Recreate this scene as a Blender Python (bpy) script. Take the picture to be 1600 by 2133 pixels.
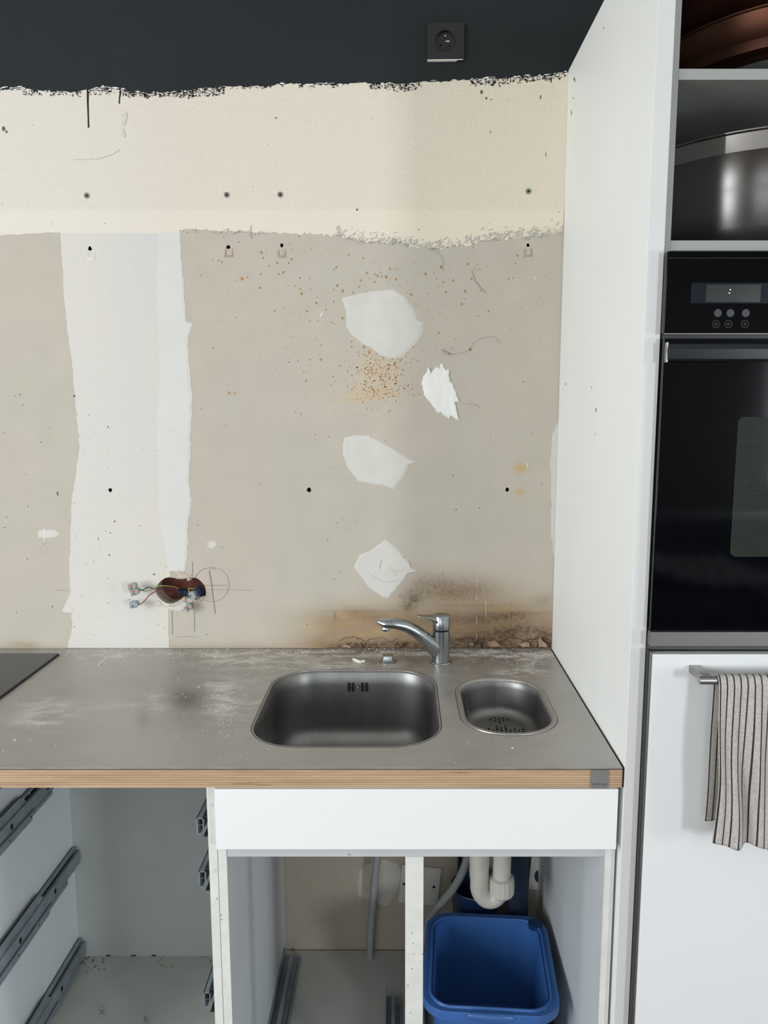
import bpy, bmesh, math, random
import numpy as np
from mathutils import Vector, Matrix
from mathutils.geometry import tessellate_polygon
for o in list(bpy.data.objects): bpy.data.objects.remove(o)
random.seed(7)
SC = bpy.context.scene
COL = SC.collection
PI = math.pi

# ------------------------------------------------------------------ camera
FPX, PITCH, CX, CY = 1607.7, .142, 833.9, 1066.5
CAM = Vector((-.3572, -1.7567, 1.4759))
cam = bpy.data.cameras.new('camera'); co = bpy.data.objects.new('camera', cam); COL.objects.link(co)
cam.sensor_fit = 'VERTICAL'; cam.sensor_height = 36; cam.lens = FPX / 2133 * 36
cam.shift_x = -(CX - 800) / 2133
cam.clip_start = .02
co.location = CAM; co.rotation_euler = (PI/2 - PITCH, 0, 0)
SC.camera = co
# ------------------------------------------------------------------ world, light, exposure
def s2l(c):
    c = c/255.0
    return c/12.92 if c <= .04045 else ((c+.055)/1.055)**2.4
def rgb(r, g, b, k=1.0): return (min(1, s2l(r)*k), min(1, s2l(g)*k), min(1, s2l(b)*k), 1)
w = bpy.data.worlds.new('overcast_sky'); SC.world = w; w.use_nodes = True
w.node_tree.nodes['Background'].inputs[0].default_value = (.80, .90, 1, 1)
w.node_tree.nodes['Background'].inputs[1].default_value = 1.0
def area(name, loc, target, sx, sy, power, color):
    l = bpy.data.lights.new(name, 'AREA'); l.shape = 'RECTANGLE'; l.size = sx; l.size_y = sy
    l.energy = power; l.color = color
    o = bpy.data.objects.new(name, l); COL.objects.link(o); o.location = loc
    o.rotation_euler = (Vector(target)-Vector(loc)).to_track_quat('-Z', 'Y').to_euler()
    return o
# daylight coming in through the windows of the room (side walls and the wall behind the photographer)
area('daylight_right_near', (2.36, -2.05, 1.25), (0, -1.6, 1.15), .32, .6, 13, (.90, .95, 1))
area('daylight_right_far', (2.36, -4.55, 1.35), (0, -1.0, 1.2), .45, .9, 46, (.90, .95, 1))
area('daylight_left', (-3.16, -2.6, 1.5), (0, -1.2, 1.2), 1.8, 1.5, 66, (.95, .98, 1))
area('daylight_rear', (-1.2, -5.16, 1.5), (-.4, 0, 1.1), 2.6, 1.7, 16, (.97, .99, 1))
SC.view_settings.view_transform = 'Standard'; SC.view_settings.look = 'None'
SC.view_settings.gamma = 1; SC.view_settings.use_curve_mapping = False
SC.view_settings.exposure = 0.43

# ------------------------------------------------------------------ mapping from the survey of the photo to the planes of the room
_c, _s = math.cos(PITCH), math.sin(PITCH)
def ray(u, v): return Vector((1,0,0))*((u-CX)/FPX) + Vector((0,_s,_c))*((CY-v)/FPX) + Vector((0,_c,-_s))
def PY(u, v, y=0.0):
    d = ray(u, v); return CAM + d*((y-CAM.y)/d.y)
def PZ(u, v, z=.9):
    d = ray(u, v); return CAM + d*((z-CAM.z)/d.z)
def PX(u, v, x):
    d = ray(u, v); return CAM + d*((x-CAM.x)/d.x)

# ------------------------------------------------------------------ material helpers
def newmat(name):
    m = bpy.data.materials.new(name); m.use_nodes = True
    nt = m.node_tree; b = nt.nodes['Principled BSDF']
    return m, nt, b
def N(nt, t, **kw):
    n = nt.nodes.new(t)
    for k, v in kw.items():
        if hasattr(n, k): setattr(n, k, v)
    return n
def noise(nt, scale, detail=4, rough=.55, vec=None, stretch=None):
    n = N(nt, 'ShaderNodeTexNoise'); n.inputs['Scale'].default_value = scale
    n.inputs['Detail'].default_value = detail; n.inputs['Roughness'].default_value = rough
    tc = N(nt, 'ShaderNodeTexCoord'); src = tc.outputs['Object']
    if stretch:
        mp = N(nt, 'ShaderNodeMapping'); mp.inputs['Scale'].default_value = stretch
        nt.links.new(src, mp.inputs[0]); src = mp.outputs[0]
    nt.links.new(src, n.inputs['Vector'])
    return n.outputs['Fac']
def ramp(nt, fac, pts):
    r = N(nt, 'ShaderNodeValToRGB'); nt.links.new(fac, r.inputs[0])
    els = r.color_ramp.elements
    while len(els) < len(pts): els.new(.5)
    for e, (p, c) in zip(els, pts):
        e.position = p; e.color = c if len(c) == 4 else (*c, 1)
    return r.outputs[0]
def g(v): return (v, v, v, 1)
def mth(nt, op, a, b=None, clamp=False):
    n = N(nt, 'ShaderNodeMath'); n.operation = op; n.use_clamp = clamp
    for i, x in enumerate((a, b)):
        if x is None: continue
        if isinstance(x, (int, float)): n.inputs[i].default_value = x
        else: nt.links.new(x, n.inputs[i])
    return n.outputs[0]
def mixc(nt, fac, a, b, mode='MIX'):
    n = N(nt, 'ShaderNodeMix'); n.data_type = 'RGBA'; n.blend_type = mode
    for sock, x in ((n.inputs[0], fac), (n.inputs[6], a), (n.inputs[7], b)):
        if isinstance(x, (int, float)): sock.default_value = x
        elif isinstance(x, tuple): sock.default_value = x
        else: nt.links.new(x, sock)
    return n.outputs[2]
def bump(nt, b, h, strength=.2, dist=.002):
    n = N(nt, 'ShaderNodeBump'); n.inputs['Strength'].default_value = strength; n.inputs['Distance'].default_value = dist
    nt.links.new(h, n.inputs['Height']); nt.links.new(n.outputs[0], b.inputs['Normal'])
def mat(name, c, rough=.5, metal=0, var=.06, vscale=30, bmp=0, spec=None, stretch=None, coat=0, bscale=None):
    m, nt, b = newmat(name)
    f = noise(nt, vscale, stretch=stretch)
    lo = tuple(x*(1-var*2) for x in c[:3])+(1,); hi = tuple(min(1, x*(1+var*2)) for x in c[:3])+(1,)
    nt.links.new(ramp(nt, f, [(.25, lo), (.75, hi)]), b.inputs['Base Color'])
    b.inputs['Roughness'].default_value = rough; b.inputs['Metallic'].default_value = metal
    if spec is not None: b.inputs['Specular IOR Level'].default_value = spec
    if coat: b.inputs['Coat Weight'].default_value = coat; b.inputs['Coat Roughness'].default_value = .03
    if bmp: bump(nt, b, noise(nt, bscale or vscale*6, stretch=stretch), bmp, .001)
    return m

M = {}
M['lacquer'] = mat('white_lacquer', rgb(229, 230, 229), .42, var=.006, vscale=3)
M['panel_lacquer'] = mat('white_side_panel_laminate', rgb(237, 239, 236), .5, var=.01, vscale=4)
M['laminate'] = mat('aged_white_laminate', rgb(214, 216, 214), .5, var=.02, vscale=9)
M['inner'] = mat('cabinet_inner_laminate', rgb(208, 214, 216), .38, var=.02, vscale=6)
M['edge'] = mat('worn_white_edge_band', rgb(212, 212, 206), .5, var=.035, vscale=40)
M['edge_clean'] = mat('clean_white_edge_band', rgb(206, 208, 207), .45, var=.01, vscale=10)
M['inner_lit'] = mat('inner_laminate_lit', rgb(226, 230, 233), .4, var=.02, vscale=6)  # inner laminate again, lightened to paint light falling on the left side
M['panel_edge'] = mat('side_panel_edge_band', rgb(206, 206, 204), .45, var=.01, vscale=6)
M['door_lacquer'] = mat('door_lacquer', rgb(219, 221, 221), .42, var=.006, vscale=3)
M['edge_grey'] = mat('grey_edge_band', rgb(148, 150, 146), .5, var=.02, vscale=14)
M['rail_shaded'] = mat('rail_band_shaded', rgb(184, 187, 188), .5, var=.02, vscale=14)  # greyed so the colour carries the shade under the fascia
M['floor_board'] = mat('aged_cabinet_floor', rgb(186, 187, 180), .5, var=.03, vscale=10)
M['niche_back'] = mat('niche_laminate', rgb(120, 124, 120), .5, var=.02)
M['grey_back'] = mat('grey_white_hardboard', rgb(176, 181, 178), .6, var=.02, vscale=12)
M['black_paint'] = mat('matt_black_wall_paint', rgb(34, 37, 39), .65, var=.05, vscale=8, bmp=.12, bscale=90, spec=.22)
M['black_glass'] = mat('black_glass', rgb(4, 5, 8), .06, var=.02, spec=.3)
M['hob_glass'] = mat('hob_glass', rgb(46, 49, 52), .22, var=.06, vscale=20)
M['black_plastic'] = mat('black_plastic', rgb(26, 28, 29), .45, var=.03)
M['dark_void'] = mat('dark_hole', rgb(16, 14, 13), .9)
M['chrome'] = mat('worn_chrome', (.36, .38, .39, 1), .27, 1, var=.05, vscale=40)
M['bright_chrome'] = mat('bright_chrome', (.8, .8, .8, 1), .08, 1)
M['galv'] = mat('galvanised_steel', (.30, .345, .375, 1), .5, .45, var=.1, vscale=25)
M['galv_dark'] = mat('dark_oiled_steel', (.12, .14, .16, 1), .4, .8, var=.12, vscale=30)
M['pvc'] = mat('white_pvc', rgb(205, 202, 192), .38, var=.04, vscale=30)
M['hose'] = mat('grey_corrugated_hose', rgb(150, 152, 150), .5, var=.05)
M['dark_blue'] = mat('dark_navy_plastic', rgb(30, 42, 62), .45, var=.05)
M['blue'] = mat('blue_tub_plastic', rgb(56, 100, 162), .36, var=.03, vscale=6)
M['blue_dark'] = mat('deep_blue_bowl_plastic', rgb(24, 48, 84), .4, var=.03)
M['filler'] = mat('grey_white_filler', rgb(203, 201, 193), .85, var=.025, vscale=25, bmp=.25, bscale=130)
M['filler_white'] = mat('bright_white_filler', rgb(232, 232, 228), .85, var=.04, vscale=60, bmp=.6, bscale=70, stretch=(1,1,.35))
M['plaster_white'] = mat('white_plaster', rgb(232, 230, 222), .85, var=.03, bmp=.3)
M['rust_spot'] = mat('ochre_splash', rgb(166, 128, 80), .7, var=.08, vscale=80)
M['pencil'] = mat('pencil_graphite', rgb(112, 108, 102), .7)
M['speck'] = mat('dark_speck', rgb(96, 86, 76), .8, var=.2, vscale=60)
M['mould_line'] = mat('damp_crack', rgb(52, 38, 30), .85, var=.2, vscale=60)
M['chalk'] = mat('chalk_scratch', rgb(222, 220, 212), .8)
M['brick_hollow'] = mat('red_brick_cavity', rgb(104, 60, 46), .9, var=.35, vscale=35, bmp=.5)
M['raw_board'] = mat('broken_plasterboard_core', rgb(186, 176, 160), .9, var=.12, vscale=90, bmp=.6)
M['copper'] = mat('tarnished_copper', (.105, .043, .026, 1), .5, .85, var=.14, vscale=8)
M['copper_dark'] = mat('dark_tarnished_copper', (.045, .014, .008, 1), .45, .8, var=.3, vscale=6)
M['alu'] = mat('brushed_aluminium', (.40, .395, .385, 1), .36, 1, var=.03, vscale=60, stretch=(.05, 1, 1))
M['tag_grey'] = mat('grey_metal_badge', rgb(128, 128, 124), .45, .3, var=.03)
M['tag_text'] = mat('badge_lettering', rgb(84, 84, 82), .5)
M['wire_red'] = mat('red_wire', rgb(130, 30, 36), .4)
M['wire_black'] = mat('dark_green_black_wire', rgb(34, 44, 44), .4)
M['wire_yellow'] = mat('yellow_green_wire', rgb(150, 150, 80), .4)
M['conduit_blue'] = mat('navy_corrugated_conduit', rgb(28, 46, 72), .4)
M['connector_grey'] = mat('grey_connector_body', rgb(146, 152, 154), .35, var=.04)
M['orange'] = mat('orange_lever', rgb(188, 104, 62), .4)
M['plug_grey'] = mat('grey_wall_plug', rgb(128, 124, 118), .55)
M['plug_green'] = mat('green_wall_plug', rgb(120, 148, 84), .55)
M['white_plastic'] = mat('white_plastic_plate', rgb(200, 198, 190), .4)
M['display'] = mat('oven_display', rgb(20, 28, 36), .12)
M['lcd'] = mat('lcd_glass', rgb(38, 42, 40), .2)
M['button'] = mat('touch_button_print', rgb(22, 24, 27), .4)
M['parquet'] = mat('floor_oak', rgb(96, 74, 56), .5, var=.15, vscale=4, stretch=(1, 8, 1))
M['room_wall'] = mat('room_wall_paint', rgb(150, 148, 142), .8, var=.02)
M['room_ceiling'] = mat('room_ceiling_paint', rgb(225, 224, 220), .9, var=.01)
M['sofa'] = mat('grey_sofa_fabric', rgb(92, 92, 94), .9, var=.1, bmp=.4)

# emissive lamp dots of the oven clock
m, nt, b = newmat('clock_digits_lit'); b.inputs['Emission Color'].default_value = (.95, 1, .7, 1); b.inputs['Emission Strength'].default_value = 1.2
f = noise(nt, 50); nt.links.new(ramp(nt, f, [(0, (.7,.7,.5,1)), (1, (.8,.8,.6,1))]), b.inputs['Base Color']); M['clock'] = m

# plasterboard paper with damp and mould read from the wall's own painted attribute
def wall_board():
    m, nt, b = newmat('plasterboard_paper')
    fine = noise(nt, 420, 3, .7); mid = noise(nt, 14, 5); big = noise(nt, 2.2, 3)
    c = ramp(nt, big, [(.3, rgb(187, 183, 169)), (.7, rgb(195, 184, 171))])
    c = mixc(nt, .75, c, ramp(nt, mid, [(.3, g(.92)), (.7, g(1.0))]), 'MULTIPLY')
    c = mixc(nt, .8, c, ramp(nt, fine, [(.3, g(.86)), (.72, g(1.08))]), 'MULTIPLY')
    at = N(nt, 'ShaderNodeAttribute'); at.attribute_name = 'stain'
    sp = N(nt, 'ShaderNodeSeparateColor'); nt.links.new(at.outputs['Color'], sp.inputs[0])
    n1 = noise(nt, 22, 6, .6, stretch=(.5, 1, 1.6)); n2 = noise(nt, 95, 8, .78)
    wob = mth(nt, 'ADD', mth(nt, 'MULTIPLY', n1, 1.6), .2)
    br = mth(nt, 'MULTIPLY', sp.outputs[0], wob, True)
    c = mixc(nt, br, c, ramp(nt, n1, [(.3, rgb(138, 112, 86)), (.7, rgb(176, 154, 122))]))
    dk = mth(nt, 'MULTIPLY', sp.outputs[1], mth(nt, 'SUBTRACT', mth(nt, 'ADD', mth(nt, 'MULTIPLY', n2, 3.0), mth(nt, 'MULTIPLY', n1, 1.0)), 1.42), True)
    dk2 = mth(nt, 'MULTIPLY', dk, 1.15, True)
    c = mixc(nt, dk2, c, ramp(nt, n2, [(.35, rgb(40, 29, 24)), (.75, rgb(104, 84, 66))]))
    c = mixc(nt, mth(nt, 'MULTIPLY', sp.outputs[2], .9, True), c, rgb(198, 166, 110))
    nt.links.new(c, b.inputs['Base Color']); b.inputs['Roughness'].default_value = .9
    b.inputs['Specular IOR Level'].default_value = .25
    bump(nt, b, fine, .25, .0006)
    return m
M['board'] = wall_board()
def wallpaper():     # painted glass-fibre weave, its lower part skimmed smooth
    m, nt, b = newmat('cream_painted_fibre_wallpaper')
    tc = N(nt, 'ShaderNodeTexCoord'); sx = N(nt, 'ShaderNodeSeparateXYZ'); nt.links.new(tc.outputs['Object'], sx.inputs[0])
    big = noise(nt, 2.0, 3)
    xr = mth(nt, 'ADD', mth(nt, 'MULTIPLY', sx.outputs[0], .75), mth(nt, 'ADD', mth(nt, 'MULTIPLY', big, .5), .7), True)
    c = ramp(nt, xr, [(.1, rgb(218, 211, 200)), (.85, rgb(224, 214, 194))])
    kx = mth(nt, 'SINE', mth(nt, 'MULTIPLY', sx.outputs[0], 2*PI/.0052)); kz = mth(nt, 'SINE', mth(nt, 'MULTIPLY', sx.outputs[2], 2*PI/.0048))
    wv = mth(nt, 'ADD', mth(nt, 'MULTIPLY', kx, .32), mth(nt, 'MULTIPLY', kz, .5))
    wv = mth(nt, 'ADD', wv, mth(nt, 'MULTIPLY', noise(nt, 130, 4, .7, stretch=(.5, 1, 1.3)), 2.6))
    zt = mth(nt, 'MULTIPLY', mth(nt, 'SUBTRACT', sx.outputs[2], PY(600, 436).z - .006), 120, True)
    h = mth(nt, 'MULTIPLY', wv, zt)
    mask = mth(nt, 'MULTIPLY', mth(nt, 'ADD', mth(nt, 'MULTIPLY', wv, .22), .1, True), zt)
    c = mixc(nt, mth(nt, 'MULTIPLY', mask, .035), c, rgb(150, 142, 128))
    nt.links.new(c, b.inputs['Base Color']); b.inputs['Roughness'].default_value = .8
    bump(nt, b, mth(nt, 'ADD', h, mth(nt, 'MULTIPLY', noise(nt, 60, 5), .8)), .5, .0012)
    return m
M['wallpaper'] = wallpaper()
def compound():
    m, nt, b = newmat('joint_compound')
    n1 = noise(nt, 6, 4, stretch=(1, 1, .4)); n2 = noise(nt, 60, 5)
    c = ramp(nt, n1, [(.3, rgb(204, 204, 201)), (.7, rgb(212, 206, 194))])
    c = mixc(nt, .6, c, ramp(nt, n2, [(.3, g(.95)), (.7, g(1.0))]), 'MULTIPLY')
    nt.links.new(c, b.inputs['Base Color']); b.inputs['Roughness'].default_value = .82
    bump(nt, b, n2, .15, .001)
    return m
M['compound'] = compound()
M['compound2'] = mat('second_coat_joint_compound', rgb(210, 209, 204), .82, var=.015, vscale=12, bmp=.1)
def steel_top():     # stainless sheet, dusty with plaster
    m, nt, b = newmat('dusty_stainless_sheet')
    n1 = noise(nt, 5, 4); n2 = noise(nt, 90, 4, stretch=(.25, 1, 1)); n3 = noise(nt, 30, 8, .78, stretch=(.55, 1, 1))
    c = ramp(nt, n1, [(.3, (.41, .395, .38, 1)), (.7, (.46, .445, .43, 1))])
    at = N(nt, 'ShaderNodeAttribute'); at.attribute_name = 'dust'
    sp = N(nt, 'ShaderNodeSeparateColor'); nt.links.new(at.outputs['Color'], sp.inputs[0])
    du = mth(nt, 'MULTIPLY', sp.outputs[0], mth(nt, 'SUBTRACT', mth(nt, 'MULTIPLY', n3, 8.0), 3.55, True), True)
    c = mixc(nt, du, c, rgb(205, 202, 194))
    wet = mth(nt, 'MULTIPLY', sp.outputs[1], mth(nt, 'ADD', mth(nt, 'MULTIPLY', n3, .6), .6), True)
    c = mixc(nt, wet, c, (.17, .165, .155, 1))
    nt.links.new(c, b.inputs['Base Color'])
    nt.links.new(mth(nt, 'SUBTRACT', .72, mth(nt, 'MULTIPLY', du, .7), True), b.inputs['Metallic'])
    r = mth(nt, 'ADD', mth(nt, 'MULTIPLY', n2, .1), .34)
    nt.links.new(mth(nt, 'ADD', r, mth(nt, 'MULTIPLY', du, .4)), b.inputs['Roughness'])
    bump(nt, b, n2, .04, .0005)
    return m
M['steel'] = steel_top()
M['basin'] = mat('brushed_sink_steel', (.27, .268, .265, 1), .42, 1, var=.05, vscale=30, stretch=(1, 1, .2))
M['basin_rim'] = mat('polished_rim_steel', (.40, .39, .375, 1), .38, .8, var=.03)
def aniso(m_):
    nt = m_.node_tree; b = nt.nodes['Principled BSDF']; tg = nt.nodes.new('ShaderNodeTangent'); tg.direction_type = 'RADIAL'; tg.axis = 'Z'
    b.inputs['Anisotropic'].default_value = .75; b.inputs['Anisotropic Rotation'].default_value = .25; nt.links.new(tg.outputs[0], b.inputs['Tangent']); return m_
M['pot_steel'] = mat('brushed_pot_steel', (.17, .165, .158, 1), .30, 1, var=.04, vscale=20, stretch=(1, 1, .05))
aniso(M['pot_steel'])
M['pot_rim'] = mat('mirror_pot_rim', (.34, .325, .305, 1), .08, 1, var=.02)
def ply(name, lo, hi, dark):
    m, nt, b = newmat(name)
    n1 = noise(nt, 40, 6, .65, stretch=(.12, 1, 2.5)); n2 = noise(nt, 30, 3, .5, stretch=(.10, 1, 3))
    c = ramp(nt, n1, [(.3, lo), (.7, hi)])
    c = mixc(nt, ramp(nt, n2, [(.66, g(0)), (.70, g(1))]), c, dark)
    nt.links.new(c, b.inputs['Base Color']); b.inputs['Roughness'].default_value = .55
    bump(nt, b, n1, .3, .0008)
    return m
M['ply_light'] = ply('plywood_face_veneer', rgb(182, 152, 118), rgb(214, 186, 150), rgb(104, 68, 44))
M['ply_dark'] = ply('plywood_end_grain', rgb(82, 56, 38), rgb(112, 80, 56), rgb(36, 22, 14))
def towel_mat():
    m, nt, b = newmat('striped_linen')
    uv = N(nt, 'ShaderNodeUVMap'); uv.uv_map = 'cloth'
    sx = N(nt, 'ShaderNodeSeparateXYZ'); nt.links.new(uv.outputs[0], sx.inputs[0])
    fr = mth(nt, 'FRACT', mth(nt, 'ADD', sx.outputs[0], .30))
    line = mth(nt, 'LESS_THAN', mth(nt, 'ABSOLUTE', mth(nt, 'SUBTRACT', fr, .5)), .10)
    c = ramp(nt, noise(nt, 300, 3), [(.3, rgb(160, 154, 148)), (.7, rgb(190, 184, 178))])
    c = mixc(nt, line, c, rgb(38, 34, 42))
    nt.links.new(c, b.inputs['Base Color']); b.inputs['Roughness'].default_value = .95
    bump(nt, b, noise(nt, 500, 2), .4, .0006)
    return m
M['towel'] = towel_mat()
def oven_window():
    m, nt, b = newmat('dotted_oven_glass')
    tc = N(nt, 'ShaderNodeTexCoord'); v = N(nt, 'ShaderNodeTexVoronoi'); v.inputs['Scale'].default_value = 420; v.inputs['Randomness'].default_value = 0
    nt.links.new(tc.outputs['Object'], v.inputs['Vector'])
    c = ramp(nt, v.outputs['Distance'], [(.3, rgb(66, 70, 64)), (.5, rgb(18, 20, 20))])
    nt.links.new(c, b.inputs['Base Color']); b.inputs['Roughness'].default_value = .035; b.inputs['Specular IOR Level'].default_value = .3
    return m
M['oven_window'] = oven_window()

# ------------------------------------------------------------------ mesh helpers
class MB:
    def __init__(s): s.v = []; s.f = []; s.mi = []
    def add(s, vs, fs, mi=0):
        n = len(s.v); s.v += [tuple(x) for x in vs]; s.f += [tuple(i+n for i in f) for f in fs]; s.mi += [mi]*len(fs); return s
    def box(s, x0, x1, y0, y1, z0, z1, mi=0, b=0):
        x0, x1 = sorted((x0, x1)); y0, y1 = sorted((y0, y1)); z0, z1 = sorted((z0, z1))
        if b <= 0:
            return s.add([(x,y,z) for x in (x0,x1) for y in (y0,y1) for z in (z0,z1)],
                         [(0,1,3,2),(4,6,7,5),(0,4,5,1),(2,3,7,6),(0,2,6,4),(1,5,7,3)], mi)
        bm = bmesh.new(); bmesh.ops.create_cube(bm, size=1)
        for v in bm.verts: v.co = Vector(((x0+x1)/2+v.co.x*(x1-x0), (y0+y1)/2+v.co.y*(y1-y0), (z0+z1)/2+v.co.z*(z1-z0)))
        bmesh.ops.bevel(bm, geom=list(bm.edges), offset=b, segments=2, profile=.6, affect='EDGES')
        bm.verts.index_update()
        s.add([v.co[:] for v in bm.verts], [tuple(v.index for v in f.verts) for f in bm.faces], mi); bm.free(); return s
    def loft(s, rings, close=True, cap0=True, cap1=True, mi=0):
        n = len(rings[0]); vs = [p for r in rings for p in r]; fs = []
        for i in range(len(rings)-1):
            for j in range(n if close else n-1):
                a = i*n+j; b2 = i*n+(j+1) % n
                fs.append((a, b2, b2+n, a+n))
        if cap0: fs.append(tuple(range(n))[::-1])
        if cap1: fs.append(tuple((len(rings)-1)*n+j for j in range(n)))
        return s.add(vs, fs, mi)
    def tube(s, pts, r, n=12, mi=0, sy=1.0, cap=True):
        pts = [Vector(p) for p in pts]; rs = r if isinstance(r, (list, tuple)) else [r]*len(pts)
        rings = []; up = None
        for i, p in enumerate(pts):
            t = (pts[min(i+1, len(pts)-1)] - pts[max(i-1, 0)]).normalized()
            if up is None:
                up = Vector((0,0,1)) if abs(t.z) < .9 else Vector((0,1,0))
            a = t.cross(up).normalized(); up = a.cross(t).normalized()
            rings.append([p + (a*math.cos(2*PI*k/n) * rs[i] + up*math.sin(2*PI*k/n)*rs[i]*sy) for k in range(n)])
        return s.loft(rings, cap0=cap, cap1=cap, mi=mi)
    def lathe(s, c, prof, n=32, axis='z', mi=0, cap0=False, cap1=False):
        rings = []
        for r, h in prof:
            ring = []
            for k in range(n):
                a = 2*PI*k/n
                if axis == 'z': ring.append((c[0]+r*math.cos(a), c[1]+r*math.sin(a), c[2]+h))
                elif axis == 'y': ring.append((c[0]+r*math.cos(a), c[1]+h, c[2]+r*math.sin(a)))
                else: ring.append((c[0]+h, c[1]+r*math.cos(a), c[2]+r*math.sin(a)))
            rings.append(ring)
        return s.loft(rings, cap0=cap0, cap1=cap1, mi=mi)
    def polyY(s, outer, y0, y1, holes=(), mi=0, back=False):   # outline in xz, from y0 (front) to y1 (behind)
        loops = [list(outer)] + [list(h) for h in holes]
        tris = tessellate_polygon([[Vector((p[0], p[1], 0)) for p in l] for l in loops])
        flat = [p for l in loops for p in l]
        s.add([(p[0], y0, p[1]) for p in flat], [tuple(t) for t in tris], mi)
        if back: s.add([(p[0], y1, p[1]) for p in flat], [tuple(t) for t in tris], mi)
        for l in loops:
            n = len(l)
            s.add([(p[0], y0, p[1]) for p in l]+[(p[0], y1, p[1]) for p in l], [(i, (i+1) % n, (i+1) % n+n, i+n) for i in range(n)], mi)
        return s
    def polyZ(s, outer, z0, z1, holes=(), mi=0, back=True):
        loops = [list(outer)] + [list(h) for h in holes]
        tris = tessellate_polygon([[Vector((p[0], p[1], 0)) for p in l] for l in loops])
        flat = [p for l in loops for p in l]
        s.add([(p[0], p[1], z0) for p in flat], [tuple(t) for t in tris], mi)
        if back: s.add([(p[0], p[1], z1) for p in flat], [tuple(t) for t in tris], mi)
        for l in loops:
            n = len(l)
            s.add([(p[0], p[1], z0) for p in l]+[(p[0], p[1], z1) for p in l], [(i, (i+1) % n, (i+1) % n+n, i+n) for i in range(n)], mi)
        return s
    def build(s, name, mats, parent=None, smooth=False, label=None):
        if not isinstance(mats, (list, tuple)): mats = [mats]
        off = Vector((0,0,0))
        if parent is not None:
            q = parent
            while q is not None: off += q.location; q = q.parent
        me = bpy.data.meshes.new(name)
        me.from_pydata([(v[0]-off.x, v[1]-off.y, v[2]-off.z) for v in s.v], [], s.f)
        for m_ in mats: me.materials.append(M[m_] if isinstance(m_, str) else m_)
        me.polygons.foreach_set('material_index', s.mi)
        bm = bmesh.new(); bm.from_mesh(me); bmesh.ops.recalc_face_normals(bm, faces=bm.faces); bm.to_mesh(me); bm.free()
        if smooth:
            me.polygons.foreach_set('use_smooth', [True]*len(me.polygons))
            try: me.set_sharp_from_angle(angle=math.radians(smooth if smooth is not True else 40))
            except Exception: pass
        o = bpy.data.objects.new(name, me); COL.objects.link(o)
        if parent is not None: o.parent = parent
        if label: o['label'] = label
        return o
def thing(name, label, cat, loc=(0,0,0), group=None):
    o = bpy.data.objects.new(name, None); COL.objects.link(o); o.location = loc; o.empty_display_size = .05
    tag(o, label, cat, group); return o
def tag(o, label, cat, group=None, kind=None):
    o['label'] = label; o['category'] = cat
    if group: o['group'] = group
    if kind: o['kind'] = kind
    return o
def struct(o): o['kind'] = 'structure'; return o
def stuff(o): o['kind'] = 'stuff'; return o
def copy_tree(o, parent=None):
    c = o.copy(); COL.objects.link(c)
    if parent is not None: c.parent = parent
    for ch in list(o.children): copy_tree(ch, c)
    return c
def rrect(x0, x1, y0, y1, r, n=8):     # rounded rectangle loop
    pts = []
    for cx_, cy_, a0 in ((x1-r, y1-r, 0), (x0+r, y1-r, 90), (x0+r, y0+r, 180), (x1-r, y0+r, 270)):
        for k in range(n+1):
            a = math.radians(a0+90*k/n); pts.append((cx_+r*math.cos(a), cy_+r*math.sin(a)))
    return pts
def rough_line(pts, jit, step):        # break a coarse line into a ragged one
    out = []
    for (a, b_) in zip(pts[:-1], pts[1:]):
        a = Vector(a); b_ = Vector(b_); L = (b_-a).length; n = max(1, int(L/step))
        d = (b_-a); nrm = Vector((-d.y, d.x)).normalized() if L > 0 else Vector((0, 0))
        for i in range(n):
            p = a+d*(i/n)
            j = 0 if i == 0 else random.gauss(0, jit)
            out.append(tuple(p+nrm*j))
    out.append(tuple(pts[-1])); return out
def W(pts, y=0): return [(PY(u, v, y).x, PY(u, v, y).z) for u, v in pts]

# ------------------------------------------------------------------ setting: room shell
struct(MB().box(-3.2, 2.4, -5.2, .3, -.1, 0).build('floor', 'parquet'))
struct(MB().box(-3.2, 2.4, -5.2, .3, 2.75, 2.85).build('ceiling', 'room_ceiling'))
def side_wall(name, x0, x1, wins):
    m_ = MB(); ys = -5.2
    for (a, b_, z0, z1) in wins:
        m_.box(x0, x1, ys, a, 0, 2.75); m_.box(x0, x1, a, b_, 0, z0); m_.box(x0, x1, a, b_, z1, 2.75); ys = b_
    m_.box(x0, x1, ys, .3, 0, 2.75)
    return struct(m_.build(name, 'room_wall'))
side_wall('wall_right', 2.4, 2.55, [(-4.95, -4.15, .8, 2.0), (-2.35, -1.75, .85, 1.7)])
side_wall('wall_left', -3.35, -3.2, [(-3.55, -1.65, .7, 2.3)])
mr = MB(); mr.box(-3.35, -2.55, -5.35, -5.2, 0, 2.75); mr.box(-2.55, .15, -5.35, -5.2, 0, .6); mr.box(-2.55, .15, -5.35, -5.2, 2.4, 2.75); mr.box(.15, 2.55, -5.35, -5.2, 0, 2.75)
struct(mr.build('wall_rear', 'room_wall'))

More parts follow.
